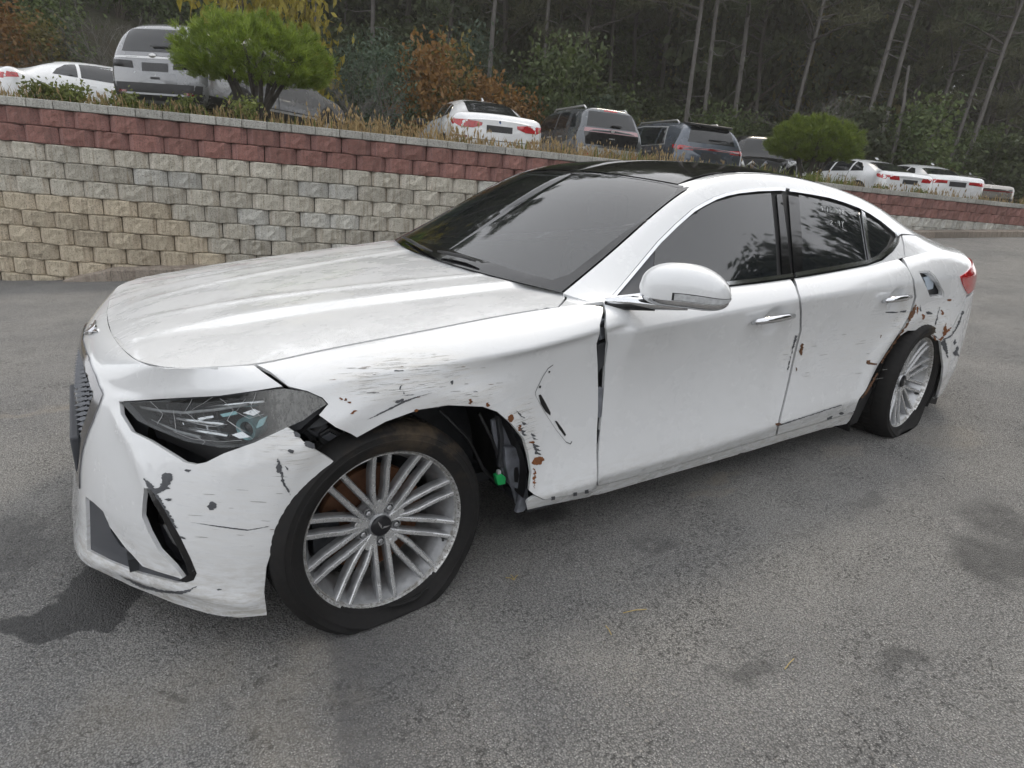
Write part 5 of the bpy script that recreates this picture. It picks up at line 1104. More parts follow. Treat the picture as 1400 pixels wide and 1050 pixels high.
    for x in wheels:
        for sy in (1, -1):
            wv = float(np.interp(x, xs, T[:, 3])); decal('wheel_well', [(x+(tyre+.055)*math.cos(a), max(tyre+(tyre+.055)*math.sin(a), .36)) for a in np.linspace(-.5, math.pi+.5, 18)], 'l' if sy > 0 else 'R', M_TRIM, .004)
            wh = bpy.data.objects.new('wheel', None); link(wh, root); wh.location = (x, sy*(wv-.085), tyre); wh.rotation_euler = (0, 0, 0 if sy < 0 else math.pi)
            if not hasattr(parked_car, 'cache'): parked_car.cache = {}
            ck = (tyre, wheel_style)
            if ck not in parked_car.cache:
                a = MB().lathe([(tyre*.70, -.075), (tyre*.80, -.098), (tyre*.93, -.095), (tyre, -.07), (tyre, .11), (tyre*.7, .11)], 36).build('tyre', M_TYRE2, wh, True, 50)
                m = MB().lathe([(tyre*.62, -.07), (tyre*.70, -.082), (tyre*.72, -.06), (tyre*.66, .05)], 36); m.lathe([(0, -.075), (tyre*.13, -.07), (tyre*.16, -.03)], 16)
                for k in range(wheel_style):
                    Rm = Matrix.Rotation(k*2*math.pi/wheel_style, 4, 'Y'); m.box((-.028, -.072, .03), (.028, -.045, tyre*.66), Rm)
                r_ = m.build('rim', M_ALLOY2, wh, True, 40); dsk = MB().lathe([(0, .0), (tyre*.64, .0)], 24).build('rim_back', M_TRIM, wh)
                parked_car.cache[ck] = (a.data, r_.data, dsk.data)
            else:
                for nm, dt in zip(('tyre', 'rim', 'rim_back'), parked_car.cache[ck]): link(bpy.data.objects.new(nm, dt), wh)
    if extra: extra(root, decal, hit)
    return root
def sym(nm, poly, axis, mat, **kw):
    if axis in ('l', 'R'): return [(nm, poly, 'l', mat), (nm, poly, 'R', mat)]
    return [(nm, poly, axis, mat), (nm, [(-a, b) for a, b in poly], axis, mat)]
def rect(y0, y1, z0, z1): return [(y0, z0), (y1, z0), (y1, z1), (y0, z1)]
FASTBACK = [(0,.36,.90,.95,.84,.68),(.06,.28,.98,1.0,.90,.72),(.35,.22,.98,1.05,.93,.70),(.9,.2,.97,1.22,.94,.63),(1.5,.2,.96,1.37,.945,.60),(2.2,.2,.95,1.41,.945,.60),(2.9,.2,.93,1.34,.94,.62),(3.4,.2,.92,1.10,.93,.68),(3.7,.2,.90,.97,.925,.75),(4.2,.22,.82,.88,.91,.72),(4.65,.25,.70,.76,.86,.66),(4.85,.32,.60,.66,.72,.55)]
SEDAN = [(0,.36,.92,.97,.83,.68),(.06,.28,1.0,1.03,.89,.72),(.45,.22,1.0,1.06,.92,.70),(.95,.2,.98,1.22,.93,.62),(1.5,.2,.96,1.38,.935,.59),(2.2,.2,.95,1.43,.935,.60),(2.9,.2,.93,1.33,.93,.62),(3.4,.2,.92,1.08,.92,.68),(3.7,.2,.90,.96,.92,.75),(4.2,.22,.82,.88,.90,.72),(4.6,.25,.70,.76,.85,.66),(4.8,.32,.60,.66,.72,.55)]
GT = [(0,.40,.98,1.04,.84,.66),(.06,.3,1.06,1.10,.91,.70),(.3,.24,1.06,1.16,.93,.69),(.9,.22,1.04,1.36,.945,.62),(1.5,.22,1.02,1.49,.95,.61),(2.3,.22,1.0,1.52,.95,.62),(3.0,.22,.98,1.42,.945,.64),(3.5,.22,.97,1.18,.94,.70),(3.85,.22,.95,1.03,.93,.76),(4.4,.24,.88,.94,.91,.72),(4.85,.27,.74,.80,.86,.66),(5.05,.34,.62,.68,.72,.55)]
SUVS = [(0,.48,1.02,1.10,.86,.70),(.05,.40,1.06,1.32,.93,.70),(.20,.34,1.08,1.58,.95,.67),(.5,.30,1.07,1.66,.955,.66),(1.2,.28,1.05,1.70,.96,.67),(2.2,.28,1.03,1.71,.96,.67),(2.9,.28,1.01,1.62,.955,.67),(3.4,.28,1.0,1.36,.95,.71),(3.75,.28,.99,1.12,.945,.77),(4.3,.3,.94,1.02,.92,.74),(4.7,.32,.80,.88,.87,.68),(4.88,.4,.68,.74,.74,.58)]
BOX = [(0,.42,1.0,1.12,.72,.60),(.04,.34,1.04,1.22,.79,.62),(.14,.28,1.05,1.46,.80,.60),(.32,.26,1.04,1.56,.805,.60),(1.0,.25,1.02,1.60,.81,.61),(1.9,.25,1.0,1.58,.81,.61),(2.4,.25,.98,1.44,.805,.63),(2.7,.25,.97,1.16,.80,.67),(2.95,.25,.96,1.04,.795,.68),(3.3,.28,.90,.97,.78,.64),(3.55,.34,.72,.80,.70,.56)]
def side_windows(rows): return [q for p in rows for q in sym('side_window', p, 'l', M_DGLASS)]
FB_WIN = side_windows([[(.95,1.02),(1.45,1.01),(1.52,1.30),(1.30,1.26),(1.08,1.14)],[(1.52,1.01),(2.30,1.0),(2.30,1.345),(1.95,1.34),(1.59,1.31)],[(2.38,1.0),(3.38,.965),(3.20,1.10),(2.90,1.26),(2.62,1.32),(2.38,1.345)]])
lines = lambda xs, z0, z1: [q for x in xs for q in sym('door_gap', [(x, z0), (x+.012, z0), (x+.012, z1), (x, z1)], 'l', M_TRIM)]
handles = lambda xs, z: [q for x in xs for q in sym('handle', rect(x, x+.2, z, z+.03), 'l', M_SILVER)]
# white fastback at the far left, tail to the left
parked_car('white_fastback', 'white fastback saloon parked behind the two-tone sport utility vehicle', (-14,128), 14.2, -74, FASTBACK, P_WHITE, FB_WIN+lines((1.48,2.36), .35, 1.0)+handles((1.6,2.5), .84)+sym('tail_lamp', [(.30,.80),(.85,.78),(.85,.90),(.30,.92)], 'r', M_LAMP)+[('lamp_band', rect(-.4,.4,.82,.86), 'r', M_LAMP), ('rear_window', [(.45,-.52),(1.15,-.46),(1.15,.46),(.45,.52)], 't', M_DGLASS), ('plate', rect(-.26,.26,.55,.68), 'r', M_PLATE)]+sym('tail_lamp', [(.0,.80),(.28,.84),(.26,.92),(.0,.93)], 'l', M_LAMP)+sym('sill_trim', rect(.9,3.3,.2,.3), 'l', M_TRIM), (.95,3.9), 4.85)
# two-tone SUV, tail towards the camera and nose to the right
def suv_extra(root, decal, hit):
    pass
    for s in (-1, 1): MB().tube([(.65, s*.55, 1.64), (.75, s*.55, 1.70), (2.5, s*.55, 1.71), (2.65, s*.55, 1.62)], .018, 8).build('roof_bar', M_SILVER, root, True)
    MB().box((-.02, -.34, 1.235), (.0, .04, 1.255)).build('wiper', M_TRIM, root)
    MB().lathe([(0, -.016), (.05, -.012), (.055, 0)], 20, Matrix.Translation((-.028, 0, 1.10)) @ Matrix.Rotation(-math.pi/2, 4, 'Z') @ Matrix.Diagonal((1.3, 1, .7, 1))).build('tail_badge', M_SILVER, root, True)
parked_car('silver_suv', 'silver and black sport utility vehicle behind the round pine with its tailgate showing', (215,152), 10.9, -43, SUVS, P_TITAN,
    [('rear_window', [(-.66,1.16),(.66,1.16),(.56,1.52),(-.56,1.52)], 'r', M_DGLASS), ('tailgate_chrome', rect(-.80,.80,1.055,1.085), 'r', M_SILVER), ('plate', rect(-.30,.22,.86,.99), 'r', M_PLATE), ('lower_bumper', [(-.86,.42),(.86,.42),(.91,.68),(-.91,.68)], 'r', M_TRIM), ('tailgate_slot', rect(-.12,.06,.74,.775), 'r', M_TRIM)]
    +sym('tail_lamp', [(.40,.90),(.86,.92),(.88,1.03),(.42,1.01)], 'r', M_TRIM)+sym('reflector', rect(.58,.80,.52,.56), 'r', M_LAMPD)
    +side_windows([[(.62,1.14),(1.05,1.13),(1.05,1.50),(.85,1.50)],[(1.12,1.13),(2.0,1.11),(2.0,1.55),(1.12,1.54)],[(2.07,1.11),(3.20,1.08),(2.95,1.35),(2.70,1.50),(2.07,1.55)]])+lines((1.08,2.03), .45, 1.1)+handles((1.15,2.2), .95)+sym('sill_cladding', rect(.05,4.6,.28,.56), 'l', M_TRIM)+sym('side_strip', rect(1.25,3.4,.50,.54), 'l', M_SILVER), (.95,3.85), 4.88, .375, suv_extra)
# white GT liftback
def gt_extra(root, decal, hit):
    MB().prism([(1.42,-.012,1.50),(1.42,.012,1.50),(1.52,0,1.57)], (.10, 0, 0)).build('roof_fin', P_WHITE, root)
    MB().lathe([(0, -.012), (.038, -.010), (.042, 0)], 20, Matrix.Translation((-.02, 0, .985)) @ Matrix.Rotation(-math.pi/2, 4, 'Z')).build('round_badge', M_TRIM, root, True)
    for a0, a1 in ((0, 90), (180, 270)):
        MB().add([(-.034, 0, .985)]+[(-.034, .024*math.cos(rad(a)), .985+.024*math.sin(rad(a))) for a in range(a0, a1+1, 18)], [tuple(range(7))[::-1]]).build('badge_quarter', simple('badge_blue', (.02, .10, .35), .3), root)
    ngroup_mesh(MB().box((3.05, .95, .98), (3.18, 1.15, 1.12)).build('door_mirror', M_TRIM, root), .03); ngroup_mesh(MB().box((3.05, -1.15, .98), (3.18, -.95, 1.12)).build('door_mirror', M_TRIM, root), .03)
LOBE = [(.36,.955),(.62,.985),(.90,.98),(.91,.90),(.80,.84),(.55,.845),(.37,.90)]
parked_car('white_liftback', 'white liftback with wide red tail lamps beside the small grey hatchback', (680,182), 12.9, 16, GT, P_WHITE,
    [('rear_window', [(.34,-.55),(1.22,-.49),(1.22,.49),(.34,.55)], 't', M_DGLASS), ('plate', rect(-.27,.27,.80,.92), 'r', M_PLATE), ('diffuser', [(-.80,.40),(.80,.40),(.72,.54),(-.72,.54)], 'r', M_TRIM), ('tailgate_gap', rect(-.60,.60,.635,.647), 'r', M_TRIM)]
    +sym('tail_lamp', LOBE, 'r', M_LAMP)+sym('tail_lamp', [(.0,.86),(.20,.90),(.28,.97),(.10,1.0),(.0,.98)], 'l', M_LAMP)+sym('reflector', rect(.66,.86,.66,.69), 'r', M_LAMPD)
    +side_windows([[(.95,1.12),(1.35,1.10),(1.42,1.36),(1.22,1.32)],[(1.42,1.10),(2.3,1.08),(2.3,1.42),(1.49,1.38)],[(2.37,1.08),(3.45,1.05),(3.15,1.24),(2.85,1.37),(2.37,1.42)]])+lines((1.39,2.34), .35, 1.08)+handles((1.5,2.5), .92)+[('model_script', rect(-.78,-.60,.965,.985), 'r', M_SILVER), ('model_script', rect(.42,.62,.975,.99), 'r', M_SILVER)], (.98,4.05), 5.05, .35, gt_extra)
# small grey hatchback
def box_extra(root, decal, hit):
    for s in (-1, 1):
        MB().tube([(.35, s*.50, 1.53), (.45, s*.50, 1.59), (1.95, s*.50, 1.59), (2.05, s*.50, 1.53)], .02, 8).build('roof_bar', M_SILVER, root, True)
        for nm, r0, r1, mat, o in (('lamp_ring', .095, .062, M_SILVER, -.03), ('round_lamp', .085, .0, M_LAMP, -.022)):
            h = hit(s*.60, .60, 'r')[0]; MB().lathe([(r1, 0), (r0, 0), (r0*1.03, .05)], 24, Matrix.Translation((h.x+o+.005, s*.60, .60)) @ Matrix.Rotation(-math.pi/2, 4, 'Z')).build(nm, mat, root, True, 40)
    h = hit(0, 1.02, 'r')[0]; MB().add([(h.x-.012, .045*math.cos(a), 1.09+.028*math.sin(a)) for a in np.linspace(0, 2*math.pi, 18, endpoint=False)], [tuple(range(18))]).build('tail_badge', M_SILVER, root)
    MB().box((-.02, -.22, 1.20), (.01, .02, 1.22)).build('wiper', M_TRIM, root)
    ngroup_mesh(MB().box((2.35, .80, .98), (2.48, .97, 1.12)).build('door_mirror', M_TRIM, root), .03)
parked_car('grey_hatchback', 'small grey upright hatchback with round red lamps low in a silver bumper', (832,205), 13.9, 28, BOX, P_GREY,
    [('rear_window', [(-.60,1.16),(.60,1.16),(.52,1.47),(-.52,1.47)], 'r', M_DGLASS), ('lamp_band', [(-.66,1.05),(.66,1.05),(.64,1.13),(-.64,1.13)], 'r', simple('pink_band', (.35, .20, .21), .2, coat=.6)), ('tailgate_panel', [(-.62,.80),(.62,.80),(.66,1.04),(-.66,1.04)], 'r', P_BLACK), ('silver_bumper', [(-.74,.46),(.74,.46),(.76,.74),(-.76,.74)], 'r', M_SILVER), ('plate', rect(-.26,.26,.54,.68), 'r', M_PLATE), ('brake_lamp', rect(-.16,.16,1.49,1.52), 'r', M_LAMP), ('lower_bumper', rect(-.7,.7,.36,.45), 'r', M_TRIM), ('tail_script', rect(-.07,.07,.93,.955), 'r', M_SILVER)]
    +side_windows([[(.30,1.14),(.55,1.13),(.62,1.42),(.45,1.44)],[(.70,1.12),(1.32,1.10),(1.32,1.47),(.78,1.46)],[(1.40,1.10),(2.45,1.06),(2.25,1.30),(2.08,1.43),(1.40,1.47)]])+lines((1.35,), .35, 1.1)+handles((.85,1.5), .93)+sym('sill_cladding', rect(.04,3.4,.25,.42), 'l', M_TRIM), (.62,2.95), 3.55, .32, box_extra)
# blue-grey electric SUV with a full-width lamp
def et_extra(root, decal, hit):
    sp = MB().prism([(.45,-.57,1.54),(.12,-.57,1.50),(.04,-.50,1.49),(.04,.50,1.49),(.12,.57,1.50),(.45,.57,1.54)], (0, 0, .055)).build('roof_spoiler', M_TRIM, root); ngroup_mesh(sp, .015)
    for s in (-1, 1): MB().tube([(.65, s*.55, 1.58), (.75, s*.55, 1.64), (2.5, s*.55, 1.65), (2.65, s*.55, 1.56)], .018, 8).build('roof_bar', M_SILVER, root, True)
    MB().box((-.0, -.26, 1.215), (.02, .06, 1.235)).build('wiper', M_TRIM, root)
ETRON = [(a, b, c-.02, d-.06, e, f_) for a, b, c, d, e, f_ in SUVS]
parked_car('blue_grey_suv', 'blue-grey sport utility vehicle with one red lamp strip across its tail', (968,222), 15.0, 34, ETRON, P_NAVY,
    [('rear_window', [(-.64,1.14),(.64,1.14),(.54,1.46),(-.54,1.46)], 'r', M_DGLASS), ('lamp_band', [(-.80,.99),(.80,.99),(.80,1.03),(-.80,1.03)], 'r', M_LAMPD), ('plate', rect(-.27,.27,.80,.93), 'r', M_PLATE), ('lower_bumper', [(-.84,.42),(.84,.42),(.86,.56),(-.86,.56)], 'r', M_TRIM), ('skid_plate', rect(-.6,.6,.36,.42), 'r', M_SILVER)]
    +sym('tail_lamp', [(.50,.96),(.88,.95),(.90,1.06),(.50,1.03)], 'r', M_LAMP)+sym('tail_lamp', [(.0,.95),(.22,1.0),(.26,1.06),(.0,1.06)], 'l', M_LAMP)+sym('reflector', rect(.40,.82,.60,.63), 'r', M_LAMP)
    +side_windows([[(.62,1.10),(1.0,1.09),(1.0,1.44),(.85,1.44)],[(1.07,1.09),(1.98,1.07),(1.98,1.49),(1.07,1.47)],[(2.05,1.07),(3.2,1.04),(2.95,1.30),(2.70,1.44),(2.05,1.49)]])+[q for p in ([(.58,1.06),(3.25,1.0),(3.25,1.02),(.58,1.08)], [(.58,1.06),(.62,1.08),(.85,1.48),(.80,1.48)], [(.80,1.46),(2.05,1.52),(2.65,1.48),(2.65,1.505),(2.05,1.545),(.80,1.485)]) for q in sym('window_chrome', p, 'l', M_SILVER)]+lines((1.03,2.0), .45, 1.05)+handles((1.1,2.15), .9)+sym('sill_cladding', rect(.05,4.6,.28,.40), 'l', M_TRIM), (.95,3.85), 4.88, .375, et_extra)
# wrecked black car between the SUV and the small pine
def wreck_extra(root, decal, hit):
    r = random.Random(5)
    for k in range(7):
        a, b = r.uniform(-.7, .7), r.uniform(.4, 1.0); MB().tube([(-.05, a, b), (-.12-r.random()*.12, a+r.uniform(-.2, .2), b+r.uniform(-.2, .2)), (-.05, a+r.uniform(-.4, .4), b+r.uniform(-.1, .2))], .03, 6).build('torn_panel', M_GALV if k % 3 else M_SILVER, root, True)
    for s in (-1, 1): MB().tube([(.1, s*.6, 1.0), (-.15, s*.62, .92), (-.2, s*.5, .70)], [.03, .05, .04], 8).build('bent_bumper', P_BLACK if s < 0 else M_SILVER, root, True)
parked_car('wrecked_black_car', 'wrecked black car with its crushed tail open between the blue-grey vehicle and the small pine', (1042,225), 17.6, 14, SUVS, P_BLACK,
    [('rear_window', [(-.64,1.20),(.64,1.20),(.54,1.52),(-.54,1.52)], 'r', M_DGLASS), ('crushed_opening', [(-.70,.55),(-.2,.48),(.4,.52),(.72,.62),(.66,.98),(.1,1.04),(-.5,.96)], 'r', M_INNER), ('lamp_remnant', [(-.86,.94),(-.66,.92),(-.62,1.04),(-.86,1.06)], 'r', M_CLEARPL)]+side_windows([[(.62,1.14),(2.0,1.11),(2.0,1.55),(.85,1.50)]]), (.95,3.85), 4.88, .36, wreck_extra)
# white fastback beyond the small pine
def fin(root, decal, hit): MB().prism([(1.35,-.012,1.40),(1.35,.012,1.40),(1.45,0,1.46)], (.10, 0, 0)).build('roof_fin', P_WHITE, root)
parked_car('white_sportback', 'white fastback with slanted red lamps standing right beside the small trimmed pine', (1240,258), 18.6, 44, FASTBACK, P_WHITE,
    [('rear_window', [(.30,-.56),(1.15,-.50),(1.15,.50),(.30,.56)], 't', M_DGLASS), ('plate', rect(-.26,.26,.72,.84), 'r', M_PLATE), ('lower_bumper', rect(-.7,.7,.34,.42), 'r', M_TRIM), ('tailgate_chrome', rect(-.55,.55,.885,.895), 'r', M_SILVER)]
    +sym('tail_lamp', [(.38,.80),(.70,.80),(.86,.92),(.42,.91)], 'r', M_LAMP)+sym('tail_lamp', [(.0,.80),(.22,.86),(.34,.95),(.0,.93)], 'l', M_LAMP)+FB_WIN+lines((1.48,2.36), .35, 1.0)+handles((1.6,2.5), .84), (.95,3.9), 4.85, .345, fin)
def fin2(root, decal, hit):
    MB().prism([(1.35,-.012,1.41),(1.35,.012,1.41),(1.45,0,1.48)], (.10, 0, 0)).build('roof_fin', P_WHITE, root)
parked_car('white_saloon', 'white saloon with a split red tail lamp between the white fastback and the champagne car', (1304,266), 19.6, 34, SEDAN, P_WHITE,
    [('rear_window', [(.50,-.55),(1.15,-.49),(1.15,.49),(.50,.55)], 't', M_DGLASS), ('plate', rect(-.26,.26,.76,.90), 'r', M_PLATE), ('lower_bumper', [(-.78,.34),(.78,.34),(.70,.46),(-.70,.46)], 'r', M_TRIM), ('bumper_chrome', rect(-.6,.6,.47,.485), 'r', M_SILVER)]
    +sym('tail_lamp', [(.34,.84),(.84,.82),(.87,.93),(.34,.92)], 'r', M_LAMP)+sym('tail_lamp', [(.0,.83),(.30,.88),(.34,.95),(.0,.94)], 'l', M_LAMP)+FB_WIN+lines((1.48,2.36), .35, 1.0), (.95,3.85), 4.8, .34, fin2)
parked_car('champagne_car', 'champagne saloon with a thin lamp line over a dark bumper next to the white saloon', (1346,270), 21.8, 26, SEDAN, P_BEIGE,
    [('rear_window', [(.50,-.55),(1.15,-.49),(1.15,.49),(.50,.55)], 't', M_DGLASS), ('plate', rect(-.26,.26,.48,.60), 'r', M_PLATE), ('lower_bumper', [(-.84,.34),(.84,.34),(.86,.66),(-.86,.66)], 'r', M_TRIM), ('lamp_band', rect(-.82,.82,.86,.90), 'r', M_LAMPD), ('lamp_panel', rect(-.80,.80,.905,.95), 'r', M_TRIM)]+FB_WIN, (.95,3.85), 4.8, .35, fin2)
parked_car('far_white_car', 'white car cut off beyond the champagne saloon', (1394,276), 25.0, 20, SEDAN, P_WHITE, [('rear_window', [(.50,-.55),(1.15,-.49),(1.15,.49),(.50,.55)], 't', M_DGLASS), ('plate', rect(-.26,.26,.72,.86), 'r', M_PLATE), ('lower_bumper', rect(-.8,.8,.34,.46), 'r', M_TRIM)]+sym('tail_lamp', [(.34,.84),(.84,.82),(.87,.93),(.34,.92)], 'r', M_TRIM), (.95,3.85), 4.8, .34)
# ------------------------------------------------------------------ vegetation
def leaf_mat(name, c1, c2, trans=.35, rough=.6, vs=1.0):
    t = NT(name); inf = t.n('ShaderNodeObjectInfo'); o = t.coord(); n = t.noise(o, 2.2*vs, 3, .6); n2 = t.noise(o, 23*vs, 2, .6)
    c = t.mix(t.ramp(n, [(.3, 0.0), (.7, 1.0)]), c1, c2); c = t.mix(1.0, c, t.ramp(n2, [(.25, .55), (.75, 1.35)]), 'MULTIPLY'); c = t.mix(1.0, c, t.ramp(inf.outputs['Random'], [(0.0, .75), (1.0, 1.2)]), 'MULTIPLY')
    t.col(c); t.set(Roughness=rough); tr = t.n('ShaderNodeBsdfTranslucent'); t.l(c, tr.inputs[0]); mx = t.n('ShaderNodeMixShader'); mx.inputs[0].default_value = trans
    t.l(t.b.outputs[0], mx.inputs[1]); t.l(tr.outputs[0], mx.inputs[2]); t.l(mx.outputs[0], t.out.inputs['Surface']); return t.m
def bark(name, c1, c2):
    t = NT(name); o = t.coord(); n = t.noise(t.mapv(o, (1, 1, .22)), 11, 6, .7); t.col(t.mix(t.ramp(n, [(.3, 0.0), (.7, 1.0)]), c1, c2)); t.set(Roughness=.95); t.bump(n, .9, .03); return t.m
M_BARK = bark('pine_bark', (.04, .036, .032), (.085, .076, .068)); M_PALEBARK = bark('pale_bark', (.085, .08, .075), (.165, .155, .145)); M_TWIG = bark('twig', (.06, .05, .04), (.13, .11, .09))
def tufts(cl, per, ln, wd, seed, up=.5, droop=0):
    """needle tufts or leaf clusters: cl = list of (pos, dir, scale)"""
    r = np.random.default_rng(seed); V = []; n = 0
    for p, d, sc in cl:
        k = per; a = r.normal(size=(k, 3)); a /= np.linalg.norm(a, axis=1, keepdims=True); a = a+np.array(d)*1.1; a[:, 2] += up; a /= np.linalg.norm(a, axis=1, keepdims=True)
        L = ln*sc*r.uniform(.65, 1.15, (k, 1)); b = np.cross(a, r.normal(size=(k, 3))); b /= np.linalg.norm(b, axis=1, keepdims=True); b *= wd*sc
        base = np.array(p)+r.normal(size=(k, 3))*.18*ln*sc
        q = np.stack([base-b*.5, base+b*.5, base+a*L+b*.25+[0, 0, -droop], base+a*L-b*.25+[0, 0, -droop]], 1); V.append(q.reshape(-1, 3))
    V = np.vstack(V); n = len(V)//4; return V, [(4*i, 4*i+1, 4*i+2, 4*i+3) for i in range(n)]
def leaves(cl, per, size, spread, seed):
    r = np.random.default_rng(seed); V = []
    for p, sc in cl:
        c = np.array(p)+r.normal(size=(per, 3))*spread*sc*np.array([1, 1, .7]); a = r.normal(size=(per, 3)); a /= np.linalg.norm(a, axis=1, keepdims=True); b = np.cross(a, r.normal(size=(per, 3))); b /= np.linalg.norm(b, axis=1, keepdims=True)
        s = size*r.uniform(.6, 1.3, (per, 1)); V.append(np.stack([c-a*s, c+b*s*.55, c+a*s, c-b*s*.55], 1).reshape(-1, 3))
    V = np.vstack(V); return V, [(4*i, 4*i+1, 4*i+2, 4*i+3) for i in range(len(V)//4)]
def mesh(name, V, F, mat):
    me = bpy.data.meshes.new(name); me.from_pydata([tuple(v) for v in np.asarray(V, float)], [], F); me.materials.append(mat); me.update(); return me
# -- trimmed dwarf pines on the wall top
M_TOPIARY = leaf_mat('bright_needles', (.11, .17, .024), (.23, .30, .042), .42, .5, 3); M_OLDNEEDLE = None
def topiary(px, depth, W, H, zc, label, seed):
    d = ray(px); P = CAM+d*depth; z0 = zter(P[0], P[1])-.05; r = random.Random(seed); root = empty('trimmed_pine', (P[0], P[1], z0)); root.rotation_euler = (0, LEAN, 0); tag(root, label, 'pine', 'trimmed pines on the wall top')
    lob = [(r.uniform(-.75, .75), r.uniform(-.75, .75)) for _ in range(26)]; cl = []; nr_ = np.random.default_rng(seed)
    while len(cl) < 1350:
        x, y, z = r.uniform(-1, 1), r.uniform(-1, 1), r.uniform(-.35, 1); q = (x*x+y*y)**1.25+(z if z > 0 else z*2.6)**2
        bump_ = .16*mnoise.noise(Vector((x*3.4+seed, y*3.4, z*3.0)))+.06*mnoise.noise(Vector((x*8, y*8, z*8+seed)))
        if q > (1+bump_*3.2) or q < .35: continue
        dirv = np.array([x, y, max(z, 0)*1.2+.35]); dirv /= np.linalg.norm(dirv); cl.append(((x*W/2, y*W/2*.9, zc+z*H*(1 if z > 0 else .9)), dirv, r.uniform(.75, 1.2)))
    V, F = tufts(cl, 28, .095, .0085, seed, .35); o = bpy.data.objects.new('crown', mesh('crown', V, F, M_TOPIARY)); link(o, root)
    for k in range(9):
        a = k*2*math.pi/9+r.uniform(-.3, .3); e = (math.cos(a)*W*.30*r.uniform(.6, 1.2), math.sin(a)*W*.27*r.uniform(.6, 1.2), zc+H*.25); m1 = (e[0]*.30+r.uniform(-.05, .05), e[1]*.3, zc*.45)
        t_ = MB().tube([(r.uniform(-.05, .05), r.uniform(-.05, .05), -.1), m1, (e[0]*.7, e[1]*.7, zc*.95), e], [.045, .038, .028, .012], 7)
        for j in range(5):
            f_ = r.uniform(.4, .95); b = [m1[i]+(e[i]-m1[i])*f_ for i in range(3)]; t_.tube([b, (b[0]+r.uniform(-.3, .3), b[1]+r.uniform(-.3, .3), b[2]+r.uniform(.1, .3))], [.012, .004], 5)
        t_.build('stem', M_BARK, root, True)
    return root
topiary((348,150), 9.6, 2.15, .66, .96, 'larger round trimmed pine with bare dark stems beside the silver sport utility vehicle', 3)
topiary((1102,243), 14.9, 2.15, .68, 1.18, 'smaller trimmed pine between the wrecked black car and the white fastback', 9)
# -- wood on the hill: pines with long bare trunks
M_PINE = leaf_mat('pine_needles', (.04, .062, .024), (.09, .115, .042), .3); M_PINE2 = leaf_mat('dull_needles', (.06, .07, .034), (.11, .112, .052), .3)
def pine_crown(seed, h0, h1, R):
    r = random.Random(seed); cl = []; bl = MB()
    for k in range(26):
        z = h0+(h1-h0)*(k/26)**.9+r.uniform(-.2, .2); a = r.uniform(0, 6.28); L = R*(1.1-.75*(k/26))*r.uniform(.55, 1.1); e = (math.cos(a)*L, math.sin(a)*L, z+r.uniform(-.1, .7))
        bl.tube([(0, 0, z-.3), (e[0]*.5, e[1]*.5, z+.1), e], [.05, .035, .012], 5)
        for j in range(9):
            f_ = .35+.65*j/8; cl.append(((e[0]*f_+r.uniform(-.35, .35), e[1]*f_+r.uniform(-.35, .35), z+(e[2]-z)*f_+r.uniform(-.12, .25)), (r.uniform(-.3, .3), r.uniform(-.3, .3), .4), r.uniform(.7, 1.25)))
    V, F = tufts(cl, 22, .42, .034, seed, .25); return mesh('crown', V, F, M_PINE if seed % 3 else M_PINE2), mesh('limbs', bl.v, bl.f, M_BARK)
CROWNS = [pine_crown(i, *q) for i, q in enumerate([(6.0, 13, 2.8), (5.0, 12, 2.5), (7.5, 14.5, 3.0), (4.0, 11, 2.3), (6.5, 14, 2.6)])]
def trunk_mesh(seed, H, r0, mat, dead=False):
    r = random.Random(seed); pts = []; rd = []; bx = by = 0
    for k in range(9):
        t = k/8; pts.append((bx, by, -.4+(H+.4)*t)); rd.append(r0*(1-.62*t)); bx += r.uniform(-.10, .10); by += r.uniform(-.08, .08)
    m = MB().tube(pts, rd, 9)
    for k in range(0 if dead else 14):
        z = r.uniform(1.2, H*.6); a = r.uniform(0, 6.28); L = r.uniform(.3, 1.3); m.tube([(0, 0, z), (math.cos(a)*L*.5, math.sin(a)*L*.5, z+r.uniform(-.1, .1)), (math.cos(a)*L, math.sin(a)*L, z+r.uniform(-.3, .3))], [.022, .014, .005], 4)
    return mesh('trunk', m.v, m.f, mat)
TRUNKS = [trunk_mesh(i, h, r0, M_BARK if i % 2 else M_PALEBARK) for i, (h, r0) in enumerate([(13, .095), (12, .11), (14.5, .09), (11, .12), (14, .10)])]
def pine(x, y, k, sc, leanx, rz, label, group='pines of the wood on the hill', nocrown=False):
    root = empty('pine_tree', (x, y, zter(x, y)-.1)); root.rotation_euler = (0, LEAN+leanx, rz); root.scale = (sc, sc, sc); tag(root, label, 'tree', group)
    t_ = bpy.data.objects.new('trunk', TRUNKS[k]); link(t_, root)
    if not nocrown:
        link(bpy.data.objects.new('crown', CROWNS[k][0]), root); link(bpy.data.objects.new('limbs', CROWNS[k][1]), root)
    return root
def hill_point(pxx, depth):
    d = ray((pxx, 100)); P = CAM+d*depth; return P[0], P[1]
def beside(p): return [w for lim, w in ((150,'behind the white fastback'),(300,'behind the silver sport utility vehicle'),(470,'behind the larger trimmed pine'),(590,'left of the white liftback, behind the saplings'),(745,'behind the white liftback'),(880,'behind the small grey hatchback'),(1025,'behind the blue-grey vehicle'),(1175,'behind the smaller trimmed pine'),(1275,'behind the white sportback'),(9999,'behind the champagne saloon')) if p < lim][0]
